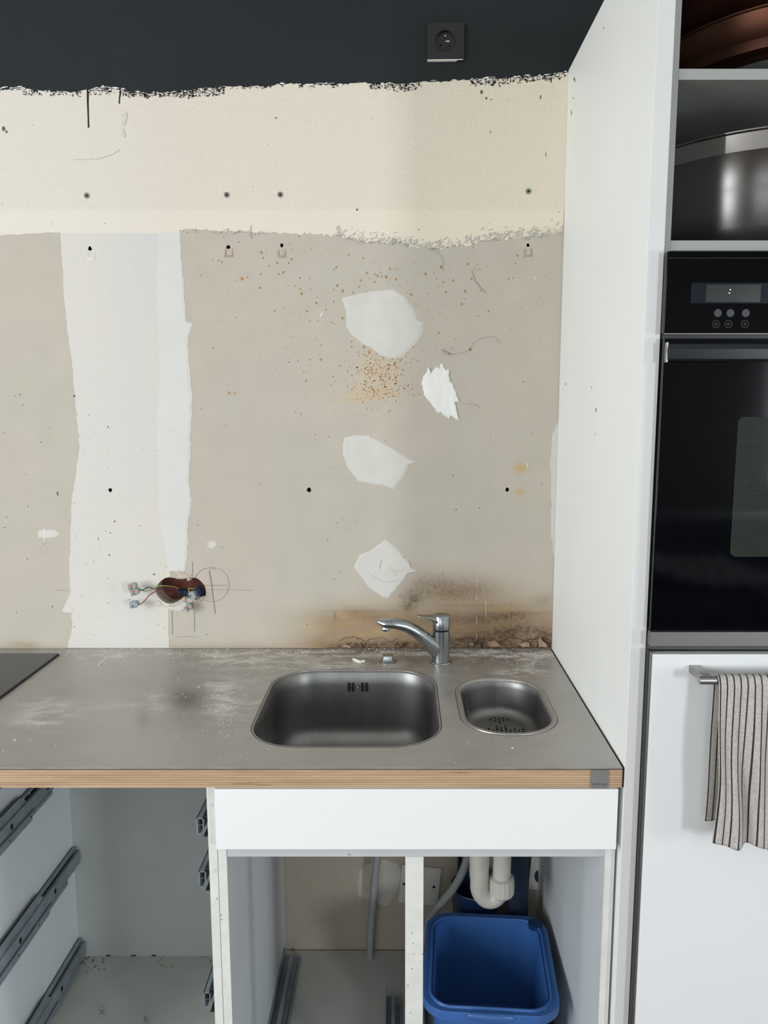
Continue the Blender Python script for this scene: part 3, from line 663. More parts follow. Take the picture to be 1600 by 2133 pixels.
# ------------------------------------------------------------------ wiring from the cut-out
CO = lambda x, y, d: PY(240+x/5.333, 1160+y/5.333, d)
def conduit(pts, r, label):
    P = [Vector(p) for p in pts]; Q = []
    for i in range(len(P)-1):
        for k in range(10): Q.append(P[i].lerp(P[i+1], k/10))
    Q.append(P[-1]); rs = [r*(1 if i % 2 else .84) for i in range(len(Q))]
    o = MB().tube(Q, rs, 14).build('corrugated_conduit', 'conduit_blue', smooth=25); tag(o, label, 'conduit')
conduit([CO(800,395,.020), CO(750,390,.012), CO(700,385,.008)], .0085, 'short navy corrugated conduit in the middle of the wall cut-out')
conduit([CO(955,450,.028), CO(950,400,.016), CO(905,350,.010)], .0105, 'navy conduit bending out at the right end of the cut-out')
def wire(pts, m_, label, r=.0011):
    P = [CO(*p) for p in pts]; Q = []
    for i in range(len(P)-1):
        p0 = P[max(i-1, 0)]; p1 = P[i]; p2 = P[i+1]; p3 = P[min(i+2, len(P)-1)]
        for k in range(6):
            s_ = k/6; Q.append(.5*((2*p1)+(-p0+p2)*s_+(2*p0-5*p1+4*p2-p3)*s_*s_+(-p0+3*p1-3*p2+p3)*s_**3))
    Q.append(P[-1]); o = MB().tube(Q, r, 8).build('electric_wire', m_, smooth=60); tag(o, label, 'wire', 'wires out of the wall cut-out')
wire([(700,350,.006),(640,330,0),(560,322,-.012),(480,322,-.014),(430,345,-.018),(385,370,-.022),(330,380,-.024),(270,362,-.026),(262,330,-.028)], 'wire_yellow', 'yellow-green earth wire running left out of the cut-out')
wire([(720,372,.006),(640,360,-.002),(540,350,-.012),(440,356,-.018),(385,338,-.022),(345,345,-.024),(305,368,-.026),(262,352,-.027)], 'wire_black', 'dark wire running left beside the yellow-green one')
wire([(700,392,.006),(620,350,-.002),(545,352,-.010),(450,385,-.020),(380,425,-.026),(310,505,-.028),(262,530,-.028)], 'wire_red', 'red wire drooping to the lowest left connector', .0012)
wire([(900,345,.004),(860,352,-.006),(815,352,-.010),(822,385,-.014),(850,410,-.016)], 'wire_yellow', 'yellow-green wire looping at the right side of the cut-out')
wire([(905,440,.004),(920,470,-.006),(890,520,-.010),(870,545,-.012)], mat('pinkish_grey_wire', rgb(176,158,146), .45), 'pinkish grey wire hanging at the lower right of the cut-out', .0016)
def connector(x, y, d, ang, label, levers=2, m_='connector_grey'):
    c = CO(x, y, d); t = thing('lever_connector', label, 'wire connector', c, 'lever connectors on the bare wires')
    t.rotation_euler = (0, ang, 0)
    L, H, D = .0185, .0135, .0075
    prof = [(-L/2, -H/2), (L*.30, -H/2), (L/2, -H*.12), (L/2, H*.28), (L*.25, H/2), (-L*.40, H/2), (-L/2, H*.25)]
    # local coordinates: thing has a rotation, so build around the origin
    b_ = MB().polyY(prof, -D, D, back=True); o = b_.build('body', m_, None); o.parent = t
    if levers:
        for k in range(2):
            q = MB().box(-L*.30, L*.12, -D-.0012, -D, -H*.02+k*H*.24, H*.16+k*H*.24, b=.0003).build('lever', 'orange', None); q.parent = t
    q = MB().box(-L*.18, L*.02, -D-.0004, -D+.001, -H*.32, -H*.14).build('test_slot', 'dark_void', None); q.parent = t
    q = MB().box(-L*.5, L*.32, -D-.0003, D+.0003, -H*.5-.0004, -H*.40).build('base_strip', mat('connector_shadow_grey', rgb(92,110,112), .4), None); q.parent = t
connector(196, 325, -.030, -.25, 'grey lever connector, upper one of the touching left pair')
connector(224, 385, -.034, -.28, 'grey lever connector with orange levers, lower one of the touching left pair')
connector(214, 524, -.030, -.12, 'grey connector alone on the end of the red wire', levers=0)
connector(862, 425, -.018, 1.2, 'grey connector upright over the right end of the cut-out', levers=0)
connector(818, 555, -.016, -.75, 'grey connector with orange levers hanging below the cut-out')

# ------------------------------------------------------------------ worktop
TZ, TY0, TY1, TX0 = .9, -.6, 0, -2.3
BX0, BX1, BY0, BY1, BR = -.621, -.286, -.524, -.153, .088
SX0, SX1, SY0, SY1, SR = -.2445, -.071, -.478, -.199, .080
T = thing('worktop', 'stainless steel worktop on thick layered plywood, dusty with plaster', 'worktop', (-1.1, -.3, .87))
bas = rrect(BX0, BX1, BY0, BY1, BR, 10); sml = rrect(SX0, SX1, SY0, SY1, SR, 10)
# sheet as a grid around the cut-outs, so that the dust can be painted where it lies
gxs = np.arange(-1.40, -.0079, .006); gys = np.arange(-.6, 1e-6, .006)
gxs = np.append(gxs, -.0042)
sheet = MB(); X2, Y2 = np.meshgrid(gxs, gys, indexing='ij')
def pxz(x, y, z=.9):
    dx, dy, dz = x-CAM.x, y-CAM.y, z-CAM.z
    dep = dy*_c - dz*_s
    return CX+FPX*dx/dep, CY-FPX*(dy*_s+dz*_c)/dep
U2, V2 = pxz(X2, Y2)
rem = np.zeros((len(gxs)-1, len(gys)-1), bool); pt = []
for l in (bas, sml):
    i0 = np.searchsorted(gxs, min(p[0] for p in l))-1; i1 = np.searchsorted(gxs, max(p[0] for p in l))
    j0 = np.searchsorted(gys, min(p[1] for p in l))-1; j1 = np.searchsorted(gys, max(p[1] for p in l))
    rem[i0:i1, j0:j1] = True
    pt.append(([(gxs[i0], gys[j0]), (gxs[i1], gys[j0]), (gxs[i1], gys[j1]), (gxs[i0], gys[j1])], l, (i0, i1, j0, j1)))
ny_ = len(gys)
sheet.add([(float(x), float(y), TZ) for x in gxs for y in gys], [(i*ny_+j, (i+1)*ny_+j, (i+1)*ny_+j+1, i*ny_+j+1) for i in range(len(gxs)-1) for j in range(ny_-1) if not rem[i, j]])
ng = len(sheet.v)
for outer, hole, _ in pt:
    tris = tessellate_polygon([[Vector((p[0], p[1], 0)) for p in outer], [Vector((p[0], p[1], 0)) for p in hole]])
    sheet.add([(p[0], p[1], TZ) for p in outer+hole], [tuple(q) for q in tris])
sheet.add([(TX0,-.6,TZ),(-1.40,-.6,TZ),(-1.40,0,TZ),(TX0,0,TZ)], [(0,1,2,3)])
xe = float(gxs[-1])
sheet.add([(TX0,-.6,TZ),(xe,-.6,TZ),(xe,-.6,TZ-.0022),(TX0,-.6,TZ-.0022)], [(0,1,2,3)]); sheet.add([(xe,-.6,TZ),(xe,0,TZ),(xe,0,TZ-.0022),(xe,-.6,TZ-.0022)], [(0,1,2,3)])
for hole in (bas, sml):
    nn = len(hole); sheet.add([(p[0], p[1], TZ) for p in hole]+[(p[0], p[1], TZ-.002) for p in hole], [(i, (i+1) % nn, (i+1) % nn+nn, i+nn) for i in range(nn)])
so = sheet.build('steel_sheet', 'steel', T)
DUST = [(620,1362,400,7,.75),(1060,1362,120,8,.6),(500,1380,120,12,.5),(215,1372,45,12,.7),(110,1480,55,26,.55),(70,1505,40,16,.5),(470,1465,45,45,.5),(330,1458,30,22,.5),(240,1470,60,10,.35),(450,1425,40,12,.4),(600,1420,60,12,.35),(1080,1402,40,6,.9),(530,1462,12,4,.7),(1105,1380,40,14,.4),(700,1385,130,12,.4),(150,1345,150,6,.4),(520,1385,14,6,1)]
WET = [(387,1457,40,24,.95),(298,1497,12,22,.4),(938,1445,18,9,.35),(862,1375,22,10,.6),(770,1378,26,12,.35),(390,1505,55,30,.12),(375,1350,40,60,.10)]
ca = so.data.color_attributes.new('dust', 'FLOAT_COLOR', 'POINT')
arr = np.zeros((len(so.data.vertices), 4), np.float32); arr[:, 3] = 1
arr[:ng, 0] = np.clip(field(U2, V2, DUST)*1.7+.10, 0, 1).ravel(); arr[:ng, 1] = field(U2, V2, WET).ravel(); arr[ng:, 0] = .16
ca.data.foreach_set('color', arr.ravel())
pl = MB(); nl = 21; zt0, zb0 = TZ-.0030, TZ-.0350
fx1 = -.0035
for k in range(nl):
    pitch_ = (zt0-zb0)/11; za = zt0-pitch_*(k//2)-(0 if k % 2 == 0 else pitch_*.64); zb = za-pitch_*(.64 if k % 2 == 0 else .36)
    yy = -.5990 if k % 2 == 0 else -.5986
    pl.box(TX0, fx1, yy, -.560, zb, za, k % 2)
pl.build('plywood_edge', ['ply_light', 'ply_dark'], T)
core = MB().polyZ([(TX0, -.560), (-.004, -.560), (-.004, -.002), (TX0, -.002)], TZ-.0025, zb0, holes=[rrect(BX0-.004, BX1+.004, BY0-.004, BY1+.004, BR, 8), rrect(SX0-.004, SX1+.004, SY0-.004, SY1+.004, SR, 8)])
core.build('plywood_core', 'ply_dark', T)
MB().box(TX0, fx1, -.5997, -.59, TZ-.0036, TZ-.0023).build('shadow_joint', 'dark_void', T)
MB().box(-.0042, -.0003, -.5985, -.001, TZ-.034, TZ-.0012).build('edge_joint', 'dark_void', T, label='black joint against the side panel')
# badge with lettering
p0, p1 = PY(1231, 1603, -.6), PY(1267, 1640, -.6)
bg = MB().box(p0.x, p1.x, -.6008, -.598, p1.z, p0.z-.001, b=.0003).build('badge', 'tag_grey', T, label='small grey metal badge')
fc = bpy.data.curves.new('lettering', 'FONT'); fc.body = 'bulthaup'; fc.size = .0066; fc.extrude = .0002; fc.align_x = 'CENTER'
fo = bpy.data.objects.new('tmp', fc); COL.objects.link(fo); dg = bpy.context.evaluated_depsgraph_get()
fm = bpy.data.meshes.new_from_object(fo.evaluated_get(dg)); bpy.data.objects.remove(fo)
fm.materials.clear(); fm.materials.append(M['tag_text'])
lo = bpy.data.objects.new('lettering', fm); COL.objects.link(lo); lo.parent = bg
fm.transform(Matrix.Translation(((p0.x+p1.x)/2+1.1, -.6009+.3, p1.z+.0042-.87)) @ Matrix.Rotation(PI/2, 4, 'X'))

# ------------------------------------------------------------------ sinks
def basin(loop_fn, x0, x1, y0, y1, r, depth, fillet, m_):
    rings = []
    def ring(ins, z): return [(p[0], p[1], z) for p in loop_fn(x0+ins, x1-ins, y0+ins, y1-ins, max(.01, r-ins*.6), 10)]
    rings.append(ring(-.003, TZ-.0008)); rings.append(ring(.0, TZ-.0012)); rings.append(ring(.002, TZ-.004))
    for k in range(1, 5): rings.append(ring(.002+.006*k/4, TZ-.004-(depth-fillet)*k/4))
    for k in range(1, 7):
        a = PI/2*k/6; rings.append(ring(.008+fillet*(1-math.cos(a)), TZ-.004-(depth-fillet)-fillet*math.sin(a)))
    cx_, cy_ = (x0+x1)/2, (y0+y1)/2
    last = rings[-1]
    for k in (.6, .3): rings.append([(cx_+(p[0]-cx_)*k, cy_+(p[1]-cy_)*k, p[2]-.002*(1-k)) for p in last])
    return MB().loft(rings, cap0=False, cap1=True)
S = thing('kitchen_sink', 'large square steel sink basin with rounded corners set in the worktop', 'sink', ((BX0+BX1)/2, (BY0+BY1)/2, .735))
b1 = basin(rrect, BX0, BX1, BY0, BY1, BR, .158, .042, 'basin').build('basin', 'basin', S, smooth=60)
rim = MB().loft([[(p[0], p[1], TZ+z_) for p in rrect(BX0-i_, BX1+i_, BY0-i_, BY1+i_, BR+i_, 10)] for i_, z_ in ((.0024, .0000), (.0018, .0006), (.0006, .0006), (0, -.003))], cap0=False, cap1=False)
rim.build('rim', 'basin_rim', S, smooth=50)
MB().loft([[(p[0], p[1], TZ+.0003) for p in rrect(BX0-i_, BX1+i_, BY0-i_, BY1+i_, BR+i_, 10)] for i_ in (.0036, .0024)], cap0=False, cap1=False).build('joint_line', 'dark_void', S)
MB().loft([[(p[0], p[1], TZ-.0035) for p in rrect(BX0+i_, BX1-i_, BY0+i_, BY1-i_, BR-i_, 10)] for i_ in (.0005, .0025)], cap0=False, cap1=False).build('inner_seam', 'dark_void', S)
for (ua, ub) in ((724.5, 730), (733, 738), (752.5, 757.5), (761, 766.5)):
    q0, q1 = PY(ua, 1422, -.158), PY(ub, 1440, -.158)
    MB().polyY(rrect(q0.x, q1.x, q1.z, q0.z, (q1.x-q0.x)*.49, 4), -.1605, -.155).build('overflow_slot', 'dark_void', S)
c = PY(745.5, 1432, -.160); MB().lathe(c, [(.0002, -.004), (.0028, -.003), (.0036, 0)], 14, 'y').build('overflow_screw', 'bright_chrome', S, smooth=True)
S2 = thing('strainer_sink', 'small oval steel basin with perforated strainer beside the large sink', 'sink', ((SX0+SX1)/2, (SY0+SY1)/2, .82))
basin(rrect, SX0+.006, SX1-.006, SY0+.006, SY1-.006, SR-.002, .070, .020, 'basin').build('basin', 'basin', S2, smooth=60)
MB().loft([[(p[0], p[1], TZ+z_) for p in rrect(SX0-i_, SX1+i_, SY0-i_, SY1+i_, SR+i_, 12)] for i_, z_ in ((.0025, .0002), (.0018, .0018), (-.005, .0022), (-.0075, .0004), (-.008, -.004))], cap0=False, cap1=False).build('rim', 'basin_rim', S2, smooth=50)
MB().loft([[(p[0], p[1], TZ+.0003) for p in rrect(SX0-i_, SX1+i_, SY0-i_, SY1+i_, SR+i_, 10)] for i_ in (.0034, .0024)], cap0=False, cap1=False).build('joint_line', 'dark_void', S2)
hb = MB(); zf = TZ-.004-.070+.0008
for (x, y) in [(592,686),(605,770),(548,790),(665,790),(720,773),(783,790),(612,808),(730,808),(675,827),(632,882),(750,882),(692,903),(522,918),(640,920),(760,920),(880,920),(587,940),(705,940),(823,940),(943,940),(648,960),(768,960),(890,960),(1010,960),(712,978),(835,980),(955,980),(1000,925)]:
    q = PZ(940+x/6.667, 1380+y/6.667, zf)
    if SX0+.02 < q.x < SX1-.02 and SY0+.02 < q.y < SY1-.02: hb.lathe(q, [(.0019, -.003), (.0019, .0004), (.0001, .0004)], 8, 'z')
stuff(hb.build('strainer_holes', 'dark_void', S2, label='dark perforations in the strainer floor'))
dp = MB()
for i in range(60):
    x = random.gauss(250, 30)+random.uniform(-10, 40); y = random.uniform(370, 700); q = PX(940+x/6.667, 1380+y/6.667, SX0+.018)
    s_ = random.uniform(.0006, .0016); dp.lathe((q.x, q.y, min(q.z, .885)), [(s_, 0), (s_*.6, s_*.4), (.0001, s_*.5)], 6, 'x')
stuff(dp.build('water_drops', 'chrome', S2, label='dried drops on the left inner wall'))

# ------------------------------------------------------------------ mixer tap
fx, fy = -.2665, -.100
F = thing('mixer_tap', 'worn chrome mixer tap with spout swung left behind the sink', 'tap', (fx, fy, TZ))
MB().lathe((fx, fy, TZ), [(.0245, 0), (.0245, .002), (.0225, .0042), (.0200, .0045)], 40).build('base_ring', 'chrome', F, smooth=True)
MB().lathe((fx, fy, TZ), [(.0195, .004), (.0192, .03), (.0190, .0745), (.0175, .0755)], 40).build('body', 'chrome', F, smooth=True)
MB().lathe((fx, fy, TZ), [(.0178, .0745), (.0178, .0785)], 40).build('seam_ring', 'dark_void', F, smooth=True)
cp = MB(); prof = [(.0190, .0785), (.0192, .085), (.0192, .108), (.0180, .1095), (.008, .1105), (.0003, .1108)]
cp.lathe((fx, fy, TZ), prof, 40); cp.build('lever_cap', 'chrome', F, smooth=50)
def pathlerp(P, n_):
    Q = []
    for i in range(len(P)-1):
        p0 = P[max(i-1, 0)]; p1 = P[i]; p2 = P[i+1]; p3 = P[min(i+2, len(P)-1)]
        for k in range(n_):
            s_ = k/n_; Q.append(.5*((2*p1)+(-p0+p2)*s_+(2*p0-5*p1+4*p2-p3)*s_*s_+(-p0+3*p1-3*p2+p3)*s_**3))
    Q.append(P[-1]); return Q
def taper_bar(P, Wd, Ht, m_, name, par, yw=None, n_=8):      # flattened oval section along a path in the xz plane
    P = pathlerp([Vector(p) for p in P], n_); tt = np.linspace(0, len(Wd)-1, len(P)); rings = []
    for i, p in enumerate(P):
        w_ = float(np.interp(tt[i], range(len(Wd)), Wd)); h_ = float(np.interp(tt[i], range(len(Ht)), Ht))
        t_ = (P[min(i+1, len(P)-1)]-P[max(i-1, 0)]).normalized(); a_ = Vector((0, 1, 0)); a_ = (a_-t_*a_.dot(t_)).normalized(); u_ = t_.cross(a_).normalized()
        rings.append([p+a_*(w_*abs(math.cos(2*PI*k/20))**.8*(1 if math.cos(2*PI*k/20) >= 0 else -1))+u_*(h_*abs(math.sin(2*PI*k/20))**.8*(1 if math.sin(2*PI*k/20) >= 0 else -1)) for k in range(20)])
    return MB().loft(rings).build(name, m_, par, smooth=50)
def fp(u, v, y): return PY(u, v, y)
taper_bar([fp(920,1362,-.10), fp(908,1350,-.103), fp(890,1334,-.108), fp(868,1316,-.115), fp(845,1304,-.120), fp(822,1299,-.125), fp(801,1297.5,-.128), fp(784.5,1292,-.130)],
          [.014, .0170, .0175, .017, .0165, .0165, .0160, .005], [.022, .0190, .0150, .0135, .0122, .0108, .0100, .0018], 'chrome', 'spout', F)
ae = fp(803, 1311, -.127)
MB().lathe((ae.x, ae.y, ae.z), [(.0002, -.003), (.0085, -.003), (.0098, -.001), (.0098, .004), (.0085, .006), (.009, .011)], 24).build('aerator', 'bright_chrome', F, smooth=40)
taper_bar([fp(927,1297,-.10), fp(914,1292.5,-.101), fp(904.5,1288.5,-.102), fp(893,1285.5,-.104), fp(881,1284.5,-.106), fp(869.5,1281.8,-.107)], [.0172, .0168, .0155, .014, .0125, .006], [.0130, .0105, .0066, .0036, .0026, .0012], 'chrome', 'lever', F)
# pop-up knob
kx, ky = PZ(808, 1378).x, PZ(808, 1378).y
K = thing('waste_control', 'small square steel drain knob left of the tap', 'knob', (kx, ky, TZ))
MB().lathe((kx, ky, TZ), [(.0195, 0), (.0195, .0018), (.0165, .0032), (.010, .0035)], 32).build('base_ring', 'chrome', K, smooth=40)
MB().loft([[(kx+p[0], ky+p[1], TZ+z_) for p in rrect(-a_, a_, -a_, a_, .003, 4)] for a_, z_ in ((.0118, .0028), (.0115, .014), (.0105, .0158), (.0070, .0162))]).build('cap', 'chrome', K, smooth=30)
# plaster crumb
q = [PZ(u, v, .903) for u, v in ((736, 1373), (742, 1376), (750, 1379), (759, 1377))]
o = MB().tube(q, [.0026, .0033, .0032, .0028], 8).build('plaster_crumb', 'plaster_white', smooth=30); tag(o, 'white curved plaster crumb lying left of the drain knob', 'crumb')
# plaster dust specks lying on the worktop
dd = MB(); random.seed(77)
def crumb(u, v, s_):
    q = PZ(u, v)
    if BX0-.004 < q.x < BX1+.004 and BY0-.004 < q.y < BY1+.004: return
    if SX0-.004 < q.x < SX1+.004 and SY0-.004 < q.y < SY1+.004: return
    if q.x > -.01 or q.y > -.002 or q.y < -.59 or q.x < -1.13 and q.y < -.04: return
    n_ = 5; a0 = random.uniform(0, 6); st = random.uniform(1, 2.4)
    ring = [(q.x+s_*st*math.cos(a0+2*PI*i/n_)*random.uniform(.6, 1.2), q.y+s_*math.sin(a0+2*PI*i/n_)*random.uniform(.6, 1.2)) for i in range(n_)]
    dd.add([(a_[0], a_[1], TZ+.0001) for a_ in ring]+[(q.x, q.y, TZ+s_*.8)], [(i, (i+1) % n_, n_) for i in range(n_)])
for i in range(420): crumb(random.uniform(120, 1150), 1351+abs(random.gauss(0, 9)), random.uniform(.0004, .0014))
for i in range(260): crumb(random.gauss(470, 26), random.gauss(1475, 32), random.uniform(.0003, .0008))
for i in range(120): crumb(random.gauss(330, 60), random.gauss(1460, 20), random.uniform(.0003, .0007))
for i in range(200): crumb(random.uniform(10, 1250), random.uniform(1355, 1590), random.uniform(.0003, .0008))
for i in range(130): crumb(random.gauss(1080, 50), random.gauss(1378, 12), random.uniform(.0004, .0011))
for i in range(60): crumb(random.gauss(560, 30), random.gauss(1400, 15), random.uniform(.0003, .0009))
for i in range(26): crumb(random.uniform(580, 700), random.gauss(1392, 3), random.uniform(.0005, .0012))
for (u, v, s_) in ((371,1414,.0015),(381,1446,.0014),(387,1452,.0013),(414,1431,.0013),(31,1542,.0016),(440,1386,.0018),(450,1369,.0018),(465,1369,.0016),(6,1566,.0012),(460,1578,.001),(1068,1558,.0016),(1125,1505,.001)): crumb(u, v, s_)
o = dd.build('plaster_dust', 'plaster_white'); tag(o, 'white plaster crumbs and dust scattered over the steel worktop', 'dust', kind='stuff')
for (a_, b_) in (((206,1385),(223,1370)),):
    qa, qb = PZ(*a_, .9012), PZ(*b_, .9012); o = MB().tube([qa, qb], .0011, 6).build('plaster_splinter', 'plaster_white'); tag(o, 'thin white splinter on the worktop right of the hob', 'crumb')

# ------------------------------------------------------------------ hob
H = thing('hob', 'black glass hob at the left end of the worktop', 'hob', (-1.5, -.3, TZ))
MB().box(-1.90, -1.1405, -.555, -.052, TZ+.0002, TZ+.0055, b=.0012).build('glass_plate', 'hob_glass', H)
MB().box(-1.902, -1.1385, -.557, -.050, TZ, TZ+.0022).build('frame', 'black_plastic', H)
zone_m = mat('hob_print_grey', rgb(90,92,94), .3)
for cx_, cy_, r in ((-1.33, -.42, .09), (-1.34, -.18, .07), (-1.65, -.4, .07), (-1.65, -.18, .09)):
    MB().lathe((cx_, cy_, TZ+.0056), [(r, 0), (r, .00015), (r-.001, .00015), (r-.001, 0)], 40).build('zone_ring', zone_m, H)

# ------------------------------------------------------------------ base cabinets
def screwcap(b_, x, y, z): b_.lathe((x, y, z), [(.0042, 0), (.0040, -.0006), (.0002, -.0008)], 14, 'y')
D = thing('drawer_cabinet', 'open base cabinet stripped of its drawers, runners still on its sides', 'cabinet', (-.9, -.3, 0))
LX = -1.149; RX = -.6572; CF = -.58
MB().box(LX-.016, LX, CF, -.012, .10, .865).build('side_panel', 'inner_lit', D, label='left inner side')
MB().box(RX-.0145, RX-.0005, CF, -.012, .10, .865).build('side_panel', ['inner'], D, label='right side with worn front edge')
MB().box(RX-.0146, RX-.0006, CF-.0012, CF, .10, .865).build('edge_band', 'edge', D)
MB().box(LX, RX-.0145, -.024, -.014, .10, .865).build('back_panel', 'grey_back', D)
MB().box(LX, RX-.0145, CF, -.024, .104, .120).build('bottom_panel', 'floor_board', D)
MB().box(LX-.016, RX, -.53, -.515, .0, .10).build('plinth', 'laminate', D)
for x_, u_, v_ in ((RX-.0085,438,1675), (RX-.0075,441,1812)):
    b_ = MB(); screwcap(b_, x_, CF-.0012, PY(u_,v_,CF).z); b_.build('screw_cap', 'edge_clean', D)
st = MB(); random.seed(8)
def blot(u, v, s_, b0=st):
    q = PZ(u, v, .1203); n_ = 9; a0 = random.uniform(0, 6)
    if q.y > -.026 or q.x < LX+.002 or q.x > RX-.02: return
    ring = [(q.x+s_*random.uniform(.6, 1.3)*math.cos(2*PI*i/n_), q.y+s_*random.uniform(.5, 1.2)*math.sin(2*PI*i/n_)) for i in range(n_)]
    b0.polyZ(ring, .1204, .1199)
for i in range(50): blot(random.gauss(190, 18), random.gauss(2003, 16), random.uniform(.0006, .004))
for i in range(18): blot(random.uniform(180, 440), random.uniform(1985, 2130), random.uniform(.0006, .0015))
for i in range(26): blot(385+55*math.sin(i*.24)+random.uniform(-2, 2), 2003+14*math.cos(i*.24)+random.uniform(-2, 2), random.uniform(.001, .003))
stuff(st.build('dirt_marks', mat('brown_grime', rgb(138, 128, 112), .8, var=.15), D))
for u, v in ((225,1977),(277,1978),(320,1979)): q = PY(u, v, -.0245); MB().box(q.x-.006, q.x+.006, -.0246, -.024, .1205, .123).build('gap_shadow', 'dark_void', D)  # dark strips paint the shadow in gaps along the back panel's foot
# runners on the left inner side: wall profile, sliding rail, upper flange
def runner_left(z, back=-.03):
    r_ = MB(); x = LX
    r_.box(x, x+.002, CF+.02, back, z-.024, z+.024)
    r_.box(x, x+.012, CF+.02, back, z+.0225, z+.024); r_.box(x, x+.012, CF+.02, back, z-.024, z-.0225)
    o = r_.build('runner', 'galv', D, label='grey steel drawer runner on the left side')
    s_ = MB(); s_.box(x+.009, x+.019, CF+.0, back-.0, z-.0155, z+.0155, b=.002); s_.build('slide_rail', 'galv', o, smooth=30)
    f_ = MB(); f_.polyY([(0,0)], 0, 0) if False else None
    f_.box(x+.011, x+.0205, CF-.01, back-.17, z-.030, z-.0140)
    f_.box(x+.012, x+.0203, CF-.01, back-.075, z-.024, z-.0150)
    f_.build('drawer_carrier', 'galv', o)
    g_ = MB()
    pts = [(CF-.01, z+.012), (back-.185, z+.012), (back-.175, z+.014), (back-.205, z+.036), (CF-.01, z+.036)]
    g_.add([(x+.013, p[0], p[1]) for p in pts]+[(x+.0145, p[0], p[1]) for p in pts], [(0,1,2,3,4), (9,8,7,6,5)]+[(i, (i+1) % 5, (i+1) % 5+5, i+5) for i in range(5)])
    g_.build('upper_flange', 'galv', o)
    k_ = MB(); k_.box(x+.0190, x+.0196, CF, back-.16, z-.0120, z-.0085); k_.box(x+.0146, x+.0150, CF, back-.19, z+.0115, z+.0145); k_.build('rail_groove', 'galv_dark', o)
    for yy in (-.24, -.265, -.42): MB().lathe((x+.0146, yy, z+.026), [(.0030, 0), (.0030, .0006), (.0002, .0006)], 10, 'x').build('screw', 'bright_chrome', o)
    for yy in (-.17, -.33): MB().box(x+.0190, x+.0200, yy, yy+.008, z-.004, z+.006).build('slot', 'dark_void', o)
    for yy in (-.25, -.34): MB().lathe((x+.0206, yy, z-.021), [(.0022, 0), (.0022, .0002), (.0002, .0002)], 8, 'x').build('slot', 'dark_void', o)
for z in (.765, .638, .390, .148): runner_left(z, -.03 if z != .638 else -.075)
def runner_right(ztop, h_, uvx, yf=-.565):
    x = RX-.0145
    r_ = MB(); r_.box(x-.002, x, yf, -.05, ztop-h_, ztop); r_.box(x-.012, x, yf, -.05, ztop-.0015, ztop); r_.box(x-.012, x, yf, -.05, ztop-h_, ztop-h_+.0015)
    o = r_.build('runner', 'galv_dark', D, label='dark steel drawer runner on the right side')
    s_ = MB(); zc = ztop-h_*.35
    # hooked C profile
    s_.box(x-.0215, x-.010, yf-.004, -.08, zc+.0105, zc+.012); s_.box(x-.0215, x-.0200, yf-.004, -.08, zc-.016, zc+.012); s_.box(x-.0215, x-.016, yf-.004, -.08, zc-.0165, zc-.015); s_.box(x-.0115, x-.010, yf-.004, -.08, zc-.008, zc+.012)
    s_.build('slide_rail', 'galv', o)
    MB().box(x-.0205, x-.0105, yf-.0046, yf-.003, zc-.0005, zc+.001).build('end_lip', 'bright_chrome', o)
for zt1, h_ in ((.797, .036), (.7035, .040), (.481, .044)): runner_right(zt1, h_, 0)
# loose screws on the cabinet floor
def screw(u, v, ang, label):
    q = PZ(u, v, .124); t = thing('loose_screw', label, 'screw', (q.x, q.y, .124), 'screws dropped in the cabinet'); d = Vector((math.cos(ang), math.sin(ang), 0))
    P = [q+d*(k*.0016) for k in range(12)]; MB().tube(P, [.0018 if k % 2 else .0013 for k in range(12)], 8).build('shank', 'galv', t, smooth=20)
    MB().tube([q-d*.003, q-d*.0015, q], [.0040, .0038, .0016], 10).build('head', 'galv', t, smooth=30)
screw(212, 2103, -1.1, 'loose screw lying in the middle left of the cabinet floor')
screw(302, 2130, 1.9, 'loose screw at the front edge of the cabinet floor')

C = thing('sink_cabinet', 'open white base cabinet under the sinks with fascia and centre post', 'cabinet', (-.33, -.3, 0))
MB().box(RX, RX+.0145, CF+.0, -.004, .10, .865).build('side_panel', 'inner', C, label='left side')
MB().box(RX+.0004, RX+.0146, CF-.0012, CF, .10, .865).build('edge_band', 'edge', C)
MB().box(-.0205, -.0045, CF, -.004, .10, .865).build('side_panel', 'inner', C, label='right side')
MB().box(-.0207, -.0045, CF-.0012, CF, .10, .865).build('edge_band', 'edge', C)
MB().box(RX+.0148, -.0205, CF-.0002, CF+.085, .7350, .7510, b=.0004).build('cross_rail', 'rail_shaded', C)
MB().box(-.6540, -.0090, -.601, CF-.0016, .7612-.0005, .8640, b=.0006).build('fascia_panel', 'lacquer', C, label='clean white fascia under the worktop')
po = MB(); po.box(-.3489, -.3189, CF-.0012, CF+.016, .10, .7350, b=.0004); po.build('centre_post', 'edge', C, label='scuffed white centre post')
MB().box(RX+.0145, -.0205, CF+.01, -.0045, .100, .120).build('bottom_panel', 'floor_board', C)
MB().box(RX, -.0045, -.53, -.515, 0, .10).build('plinth', 'laminate', C)
MB().box(-.345, -.329, CF+.016, -.20, .10, .36).build('divider', 'galv_dark', C, label='dark divider rail behind the post') if False else None
random.seed(14)
sc2 = MB()
for i in range(9):
    u = random.uniform(846, 880); v = random.uniform(1880, 2125); q = PY(u, v, CF-.0012); s_ = random.uniform(.0006, .0016)
    sc2.polyY([(q.x+s_*math.cos(k*1.05)*random.uniform(.5, 1.3), q.z+s_*math.sin(k*1.05)*random.uniform(.6, 1.6)) for k in range(6)], CF-.0015, CF-.0010)
for u, v in ((462,1915),(461,1906),(452,1872),(727,1780)):
    q = PY(u, v, CF-.0012); sc2.lathe((q.x, CF-.0012, q.z), [(.0014, 0), (.0014, -.0003), (.0001, -.0003)], 8, 'y')
